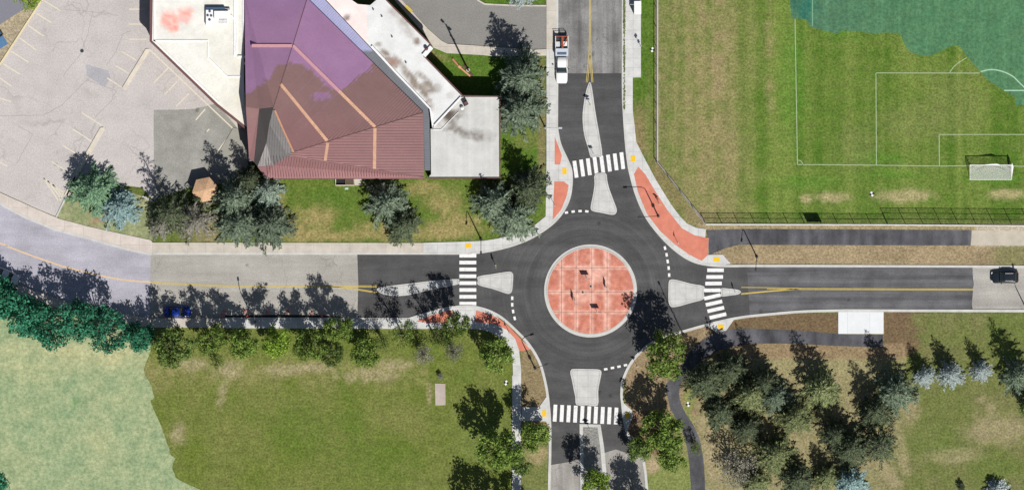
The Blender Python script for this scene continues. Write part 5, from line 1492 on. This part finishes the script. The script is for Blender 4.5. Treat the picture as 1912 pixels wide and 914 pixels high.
bm = bmesh.new(); box(bm, (-2.85, 0, .82), (2.0, 2.0, .14)); link('bed', bm, M['dark_metal'], pk)
for s_ in (-1, 1):
    bm = bmesh.new(); box(bm, (-2.85, s_*1.0, 1.15), (2.0, .10, .62), bevel=.02); link('bed_side', bm, wp_, pk)
bm = bmesh.new(); box(bm, (-2.45, -.62, 1.02), (1.0, .62, .3), bevel=.03); link('side_chest', bm, plain('pale_chest', (.55, .56, .58), .5), pk)
bm = bmesh.new(); box(bm, (-2.6, .56, 1.02), (.75, .6, .3), bevel=.03); link('side_chest', bm, plain('white_chest', (.72, .72, .72), .5), pk)
bm = bmesh.new()
for y_ in (-.9, 0.05, .9): tube(bm, [(-3.8, y_, 1.0), (-3.8, y_, 1.95)], .04, 6)
for z_ in (1.5, 1.95): tube(bm, [(-3.8, -.95, z_), (-3.8, .95, z_)], .045, 6)
tube(bm, [(-3.8, .02, 1.95), (-1.9, .02, 1.95)], .045, 6); tube(bm, [(-3.8, .2, 1.95), (-1.9, .2, 1.95)], .045, 6)
for i in range(8): tube(bm, [(-3.7+i*.25, .02, 1.95), (-3.7+i*.25, .2, 1.95)], .03, 6)
tube(bm, [(-3.6, .9, 1.3), (-2.3, .35, 1.25)], .05, 6)
link('ladder_rack', bm, plain('orange_rack', (.55, .13, .06), .5), pk)
for x in (-2.6, 2.55):
    for s_ in (-1, 1): wheel(pk, x, s_*.86, .40, .28)
for s_ in (-1, 1):
    bm = bmesh.new(); box(bm, (3.55, s_*.66, .82), (.2, .3, .2), bevel=.03); link('headlight', bm, M['lamp_lens'], pk)
    bm = bmesh.new(); box(bm, (1.45, s_*1.10, 1.32), (.14, .26, .26), bevel=.03); link('mirror', bm, M['black'], pk)
    bm = bmesh.new(); box(bm, (-3.88, s_*.92, 1.0), (.06, .14, .3)); link('tail_light', bm, M['tail_lens'], pk)
bm = bmesh.new(); box(bm, (3.74, 0, .55), (.14, 1.5, .18), bevel=.03); link('bumper', bm, M['chrome'], pk)

# ------------------------------------------------------------------ street lamps
def lamp(px, py, H, adx, ady, label, plaque=False, m=None, group='street lamps', heads=1):
    """adx, ady: arm reach in photo pixels"""
    ang = math.atan2(-ady, adx); ln = math.hypot(adx, ady)/S
    e = empty('street_lamp', (X(px), Y(py), .0), ang, label, 'street lamp', group)
    m = m or M['dark_metal']
    bm = bmesh.new(); tube(bm, [(0, 0, .25), (0, 0, H*.55), (0, 0, H-1.0)], [.11, .095, .075], 10); link('pole', bm, m, e)
    bm = bmesh.new(); tube(bm, [(0, 0, 0), (0, 0, .3), (0, 0, .36)], [.24, .22, .13], 12); link('base', bm, m, e)
    bm = bmesh.new()
    tube(bm, [(0, 0, H-1.0), (.03, 0, H-.45), (ln*.13, 0, H-.12), (ln*.35, 0, H+.02), (ln*.85, 0, H)], [.07, .065, .06, .055, .05], 8); link('arm', bm, m, e)
    bm = bmesh.new(); box(bm, (ln*.85+.22, 0, H-.02), (.62, .30, .12), bevel=.04)
    h_ = link('lamp_head', bm, plain('pale_lamp_head', (.5, .52, .55), .4) if m is M['grey_metal'] else m, e)
    bm = bmesh.new(); box(bm, (ln*.85+.24, 0, H-.095), (.42, .20, .03)); link('lens', bm, M['lamp_lens'], h_)
    if plaque:
        bm = bmesh.new(); box(bm, (0, -.0, H*.38), (.42, .42, .5), bevel=.04); link('control_box', bm, m, e)
    return e
lamp(1018, 238, 7.4, 30, 1, 'grey street lamp reaching over the north leg', m=M['grey_metal'])
lamp(1229, 403, 7.4, -38, 2, 'black street lamp on the red north-east crescent', True)
lamp(898, 446, 7.4, 0, 27, 'street lamp at the north end of the west crosswalk')
lamp(999, 687, 7.4, 22, -8, 'black street lamp on the south-west verge', True)
lamp(1413, 479, 7.2, -2, 24, 'street lamp on the dirt strip north of the east leg')
lamp(1275.5, 623, 7.6, -19, -42, 'long-armed street lamp at the south-east corner', m=M['dark_metal'])
lamp(476, 600, 7.8, -3, -22, 'street lamp among the street trees of the west leg')
lamp(1924, 592, 8.0, -4, -40, 'street lamp just outside the right edge')
# tall two-headed pole at the church drive
e = empty('car_park_light', (X(874), Y(131), 0), R(-46), 'tall dark twin-head light pole on the church lawn', 'light pole')
bm = bmesh.new(); tube(bm, [(0, 0, 0), (0, 0, 11.2)], [.17, .12], 10); link('pole', bm, M['redpole'], e)
bm = bmesh.new(); tube(bm, [(0, 0, 0), (0, 0, .5)], .3, 12); link('base', bm, M['kerb'], e)
for s_ in (-1, 1):
    bm = bmesh.new(); tube(bm, [(0, 0, 11.1), (s_*.55, 0, 11.2)], .05, 6); link('arm', bm, M['redpole'], e)
    bm = bmesh.new(); box(bm, (s_*.85, 0, 11.2), (.65, .34, .15), bevel=.04); link('lamp_head', bm, M['redpole'], e)
bm = bmesh.new(); box(bm, (0, 0, 8.0), (1.1, .14, .18)); link('cross_arm', bm, M['redpole'], e)
# red rod added on the lawn for the leaning look of the light pole
e = empty('pole_lean_streak', (X(866), Y(127), 0.0), 0, 'salmon red rod added for the leaning look of the light pole', 'post')
bm = bmesh.new(); tube(bm, [((845-866)/S, (127-110)/S, .12), ((857-866)/S, (127-124)/S, .12)], [.14, .12], 8); link('streak_piece', bm, plain('salmon_paint', (.62, .22, .15), .6), e)
bm = bmesh.new(); tube(bm, [((858-866)/S, (127-125)/S, .12), ((878-866)/S, (127-142)/S, .12)], [.14, .17], 8); link('streak_piece', bm, plain('salmon_paint_light', (.68, .30, .20), .6), e)
bm = bmesh.new(); box(bm, ((858-866)/S, (127-125)/S, .15), (.55, .4, .3), R(-40), bevel=.05); link('collar', bm, M['orange_trim'], e)

# ------------------------------------------------------------------ signs
def sign(kind, px, py, rz, label, h=2.3, group=None):
    nm = {'chevron': 'chevron_sign', 'yield': 'yield_sign', 'cross': 'crossing_sign', 'keep': 'keep_right_sign', 'bus': 'bus_stop_sign'}[kind]
    e = empty(nm, (X(px), Y(py), .13), rz, label, nm.replace('_', ' '), group or nm.replace('_', ' ')+'s')
    bm = bmesh.new(); tube(bm, [(0, 0, 0), (0, 0, h)], .035, 8); link('post', bm, M['grey_metal'], e)
    bm = bmesh.new(); box(bm, (0, 0, .02), (.22, .22, .04)); link('base_plate', bm, M['grey_metal'], e)
    y0 = -.05
    if kind == 'chevron':
        bm = bmesh.new(); box(bm, (0, y0, h-.55), (1.2, .03, 1.1)); pl = link('plate', bm, M['black'], e)
        bm = bmesh.new()
        for k in (-.38, .0, .38):
            for sg in (1, -1):
                vs = [(k-.14, sg*.44), (k, sg*.44), (k+.16, 0), (k+.02, 0)]
                pts = [(a, y0-.019, h-.55+b) for a, b in vs]
                quad(bm, pts if sg > 0 else pts[::-1])
        link('chevrons', bm, M['sign_white'], pl)
    elif kind == 'yield':
        def tri(s_, m_, yy, par):
            bm = bmesh.new(); fr_ = [bm.verts.new((a*s_, yy, h-.35+b*s_)) for a, b in ((-.45, .39), (.45, .39), (0, -.39))]
            bk = [bm.verts.new((v.co.x, yy+.015, v.co.z)) for v in fr_]
            bm.faces.new(fr_[::-1]); bm.faces.new(bk)
            for i in range(3): bm.faces.new((fr_[i], fr_[(i+1) % 3], bk[(i+1) % 3], bk[i]))
            bmesh.ops.recalc_face_normals(bm, faces=bm.faces[:])
            return link('plate' if par is e else 'inner_face', bm, m_, par)
        p_ = tri(1.0, M['sign_red'], y0, e); tri(.55, M['sign_white'], y0-.018, p_)
    elif kind == 'cross':
        bm = bmesh.new(); box(bm, (0, 0, 0), (.75, .03, .75), M=Matrix.Translation((0, y0, h-.45)) @ Matrix.Rotation(R(45), 4, 'Y')); pl = link('plate', bm, M['sign_yellow'], e)
        bm = bmesh.new(); tube(bm, [(0, y0-.03, h-.24), (0, y0-.03, h-.20)], .05, 8)
        box(bm, (0, y0-.03, h-.42), (.08, .015, .24)); box(bm, (-.07, y0-.03, h-.62), (.05, .015, .22), M=None); box(bm, (.07, y0-.03, h-.62), (.05, .015, .22))
        link('walking_figure', bm, M['black'], pl)
        bm = bmesh.new(); box(bm, (0, y0, h-1.18), (.6, .03, .3)); link('arrow_plate', bm, M['sign_yellow'], e)
    elif kind == 'keep':
        bm = bmesh.new(); box(bm, (0, y0, h-.4), (.6, .03, .75), bevel=.01); pl = link('plate', bm, M['sign_white'], e)
        bm = bmesh.new(); box(bm, (0, 0, 0), (.07, .012, .4), M=Matrix.Translation((0.05, y0-.022, h-.4)) @ Matrix.Rotation(R(25), 4, 'Y')); link('arrow', bm, M['black'], pl)
    elif kind == 'bus':
        bm = bmesh.new(); box(bm, (0, y0, h-.4), (.5, .03, .75), bevel=.01); link('plate', bm, M['sign_blue'], e)
        bm = bmesh.new(); box(bm, (0, -.08, 1.25), (.34, .12, .6), bevel=.02); link('timetable_case', bm, M['grey_metal'], e)
    return e
for x, y, rz, lb in [(1095.5, 519, 0, 'chevron sign in the upper left of the red island'), (1133, 537.5, R(90), 'chevron sign at the right side of the red island'), (1073.5, 560.5, R(-90), 'chevron sign at the left side of the red island'), (1115, 582.5, R(180), 'chevron sign in the lower part of the red island')]:
    sign('chevron', x, y, rz, lb, 2.1)
for x, y, rz, lb in [(1035.6, 383, R(180), 'yield sign beside the red wedge of the north leg'), (1266, 454, R(90), 'yield sign on the red north-east crescent'), (951, 620.5, R(-90), 'yield sign on the red south-west crescent'), (1190, 684, R(0), 'yield sign east of the south leg')]:
    sign('yield', x, y, rz, lb, 2.5)
for x, y, rz, lb in [(1102, 196, R(180), 'crossing sign at the upper part of the north median'), (1231, 381, R(150), 'crossing sign on the red crescent by the lamp'), (925.5, 495, R(90), 'crossing sign near the west median flare'), (1101, 800, R(0), 'crossing sign at the tip of the cobbled median'), (1174, 800, R(0), 'crossing sign at the east end of the south crosswalk')]:
    sign('cross', x, y, rz, lb, 2.6)
for x, y, rz, lb in [(1108, 287, R(180), 'keep right sign at the lower end of the north median'), (1373, 545, R(90), 'keep right sign on the small east median')]:
    sign('keep', x, y, rz, lb, 2.1)
sign('bus', 1196, 86, R(50), 'bus stop sign below the white roofed shelter', 3.0)

# ------------------------------------------------------------------ bus shelter
e = empty('bus_shelter', (X(1189.5), Y(14), .13), 0, 'white roofed glass bus shelter beside the north leg', 'bus shelter')
bm = bmesh.new(); box(bm, (.1, -.05, 2.5), (1.15, 2.15, .12), bevel=.03); link('roof', bm, M['white_metal'], e)
for sx in (-.5, .55):
    for sy in (-1.05, 1.05):
        bm = bmesh.new(); box(bm, (sx, sy, 1.22), (.07, .07, 2.44)); link('post', bm, M['dark_metal'], e)
bm = bmesh.new(); box(bm, (.55, 0, 1.3), (.02, 2.0, 1.9)); link('glass_panel', bm, M['shelter_glass'], e)
for sy in (-1.05, 1.05):
    bm = bmesh.new(); box(bm, (.02, sy, 1.3), (.95, .02, 1.9)); link('glass_panel', bm, M['shelter_glass'], e)
bm = bmesh.new(); box(bm, (.3, 0, .45), (.35, 1.5, .05)); [box(bm, (.3, q_, .22), (.3, .05, .42)) for q_ in (-.6, .6)]; link('bench', bm, M['grey_metal'], e)

# ------------------------------------------------------------------ fences
def fence(a, b, h, spacing, label, name='chain_link_fence', rails=(1.0,), gate=None, m=None):
    A_, B_ = Vector((X(a[0]), Y(a[1]), 0)), Vector((X(b[0]), Y(b[1]), 0))
    d = B_-A_; ln = d.length; ang = math.atan2(d.y, d.x)
    e = empty(name, A_, ang, label, 'fence', 'chain link fences round the playing field')
    n_ = max(1, round(ln/spacing)); stp = ln/n_
    bm0 = bmesh.new(); tube(bm0, [(0, 0, 0), (0, 0, h)], .05, 6); box(bm0, (0, 0, h+.02), (.12, .12, .05))
    p0 = link('post', bm0, M['dark_metal'], e)
    for i in range(1, n_+1):
        c = p0.copy(); COL.objects.link(c); c.parent = e; c.location = (i*stp, 0, 0)
    bm = bmesh.new()
    for rr_ in rails: tube(bm, [(0, .0, h*rr_-.03), (ln, .0, h*rr_-.03)], .04, 6)
    tube(bm, [(0, 0, .08), (ln, 0, .08)], .03, 6)
    link('rails', bm, M['dark_metal'], e)
    bm = bmesh.new(); quad(bm, [(0, 0, .05), (ln, 0, .05), (ln, 0, h-.03), (0, 0, h-.03)]); link('wire_mesh', bm, M['chain'], e)
    return e
fence((1226, -200), (1226, 303), 1.5, 3.0, 'long straight chain link fence left of the playing field')
fence((1226, 303), (1317, 416.5), 1.5, 2.9, 'diagonal chain link fence near the red crescent')
fence((1317, 416.5), (1657, 418), 2.6, 2.75, 'lower chain link fence along the south of the field', rails=(1.0, .5))
fence((1658, 418), (2120, 420.5), 4.0, 2.76, 'tall chain link fence behind the football goal', rails=(1.0, .68, .33))
e = empty('fence_screen', (X(1521), Y(416), 0), 0, 'black cloth screen panel on the lower fence', 'screen')
bm = bmesh.new(); box(bm, (0, 0.08, 1.3), (2.3, .03, 2.3)); link('cloth', bm, M['windscreen'], e)
bm = bmesh.new(); tube(bm, [(-1.17, .1, .1), (-1.17, .1, 2.5)], .03, 6); tube(bm, [(1.17, .1, .1), (1.17, .1, 2.5)], .03, 6); link('frame', bm, M['dark_metal'], e)
kerb([(1227.5, -250), (1227.5, 303), (1318, 417.5)], 'pale mowing strip under the left field fence', 0.26, 0.05, m=concrete('mow_strip', (0.44, 0.43, 0.41)))
kerb([(1318, 418.8), (1640, 419.5), (1912, 421.5), (2150, 423)], 'pale mowing strip under the south field fence', 0.20, 0.05, m=concrete('mow_strip_white', (0.62, 0.62, 0.60)))

# ------------------------------------------------------------------ football goal
e = empty('football_goal', (X(1850), Y(308), 0), 0, 'white football goal with net at the bottom of the pitch', 'goal')
gw = 78/S/2; gd = 27/S; gh = 2.3
for s_ in (-1, 1):
    bm = bmesh.new(); tube(bm, [(s_*gw, 0, 0), (s_*gw, 0, gh)], .06, 8); link('goal_post', bm, M['white_metal'], e)
    bm = bmesh.new(); tube(bm, [(s_*gw, 0, gh), (s_*gw, -.8, gh-.05), (s_*gw, -gd, .08), (s_*gw, 0, .06)], .045, 8); link('side_frame', bm, M['white_metal'], e)
bm = bmesh.new(); tube(bm, [(-gw, 0, gh), (gw, 0, gh)], .065, 8); link('crossbar', bm, M['white_metal'], e)
bm = bmesh.new(); tube(bm, [(-gw, -gd, .08), (gw, -gd, .08)], .05, 8); link('ground_bar', bm, M['white_metal'], e)
bm = bmesh.new()
for i in range(16):
    a, b = -gw+2*gw*i/16, -gw+2*gw*(i+1)/16
    sag = lambda q_: -.12*math.sin((q_+gw)/(2*gw)*math.pi)
    quad(bm, [(a, 0, gh+sag(a)), (b, 0, gh+sag(b)), (b, -.8, gh-.08+sag(b)), (a, -.8, gh-.08+sag(a))])
    quad(bm, [(a, -.8, gh-.08+sag(a)), (b, -.8, gh-.08+sag(b)), (b, -gd, .08), (a, -gd, .08)])
for s_ in (-1, 1): quad(bm, [(s_*gw, 0, .05), (s_*gw, 0, gh), (s_*gw, -.8, gh-.05), (s_*gw, -gd, .08)])
link('net', bm, M['net'], e)
bm = bmesh.new()
tube(bm, [(-.9, .05, gh+.02), (0, .10, gh+.05), (.9, .12, gh+.08), (1.5, .02, gh)], [.04, .12, .16, .04], 8)
tube(bm, [(gw+.05, .3, gh), (gw+.1, -.2, gh-.2), (gw+.05, -.9, gh-.6), (gw, -1.9, .7)], [.03, .22, .16, .05], 8)
link('bunched_net', bm, M['sign_white'], e)

# ------------------------------------------------------------------ small things
def target(px, py, label, rz=0.6):
    e = empty('survey_target', (X(px), Y(py), .01), rz, label, 'survey target', 'black and white survey targets')
    bm = bmesh.new(); box(bm, (0, 0, .02), (.62, .62, .03)); pl = link('board', bm, M['black'], e)
    bm = bmesh.new(); box(bm, (-.16, -.16, .038), (.31, .31, .006)); box(bm, (.16, .16, .038), (.31, .31, .006)); link('white_squares', bm, M['sign_white'], pl)
target(1218, 93, 'survey target on the grass left of the field fence'); target(945, 714, 'survey target left of the south pavement'); target(1366, 688, 'survey target among the dark park spruces', .2); target(1628, 362, 'survey target on the field right of the dry patches', 1.1); target(1285, 754, 'survey target beside the park footpath', 1.)
def cone(px, py, label):
    e = empty('traffic_cone', (X(px), Y(py), .02), 0.3, label, 'cone', 'orange cones along the west pavement')
    bm = bmesh.new(); tube(bm, [(0, 0, .03), (0, 0, .7)], [.17, .04], 12); link('body', bm, M['orange'], e)
    bm = bmesh.new(); box(bm, (0, 0, .02), (.42, .42, .04), bevel=.01); link('base', bm, M['orange'], e)
    bm = bmesh.new(); tube(bm, [(0, 0, .36), (0, 0, .48)], [.115, .092], 12); link('reflective_band', bm, M['sign_white'], e)
for x, y, lb in [(419, 581.5, 'orange cone nearest the blue car'), (415, 589, 'orange cone on the kerb side near the blue car'), (457, 580, 'orange cone under the second tree shadow'), (462, 589, 'orange cone at the strip below the second tree shadow'), (500, 582, 'orange cone left of the bright street tree'),
                 (537, 582, 'orange cone above the bright street tree'), (583, 583, 'orange cone right of the bright street tree'), (601, 589.5, 'orange cone farthest from the blue car')]:
    cone(x, y, lb)
def manhole(px, py, r_, label, z=.0):
    e = empty('manhole_cover', (X(px), Y(py), z), 0, label, 'manhole', 'manhole covers')
    bm = bmesh.new(); tube(bm, [(0, 0, 0), (0, 0, .024)], r_, 20); link('frame', bm, M['grey_metal'], e)
    bm = bmesh.new(); tube(bm, [(0, 0, .024), (0, 0, .034)], r_*.8, 20); link('cover', bm, M['dark_metal'], e)
manhole(153, 95, .36, 'drain cover in the middle of the car park', .005)
manhole(497, 530, .32, 'manhole cover on the west centre line', .018)
manhole(1088, 505+40, .22, 'metal cover on the red island left of centre', .15)
manhole(1103, 534, .22, 'metal cover near the middle of the red island', .15)
# storm inlet
e = empty('electrical_cabinet', (X(467.5), Y(297), 0), 0, 'grey electrical cabinet on the west wall of the church', 'cabinet')
bm = bmesh.new(); box(bm, (0, 0, .7), (.5, .7, 1.4), bevel=.03); link('casing', bm, M['grey_metal'], e)
bm = bmesh.new(); box(bm, (-.26, 0, .75), (.02, .5, 1.1)); link('door', bm, M['white_metal'], e)
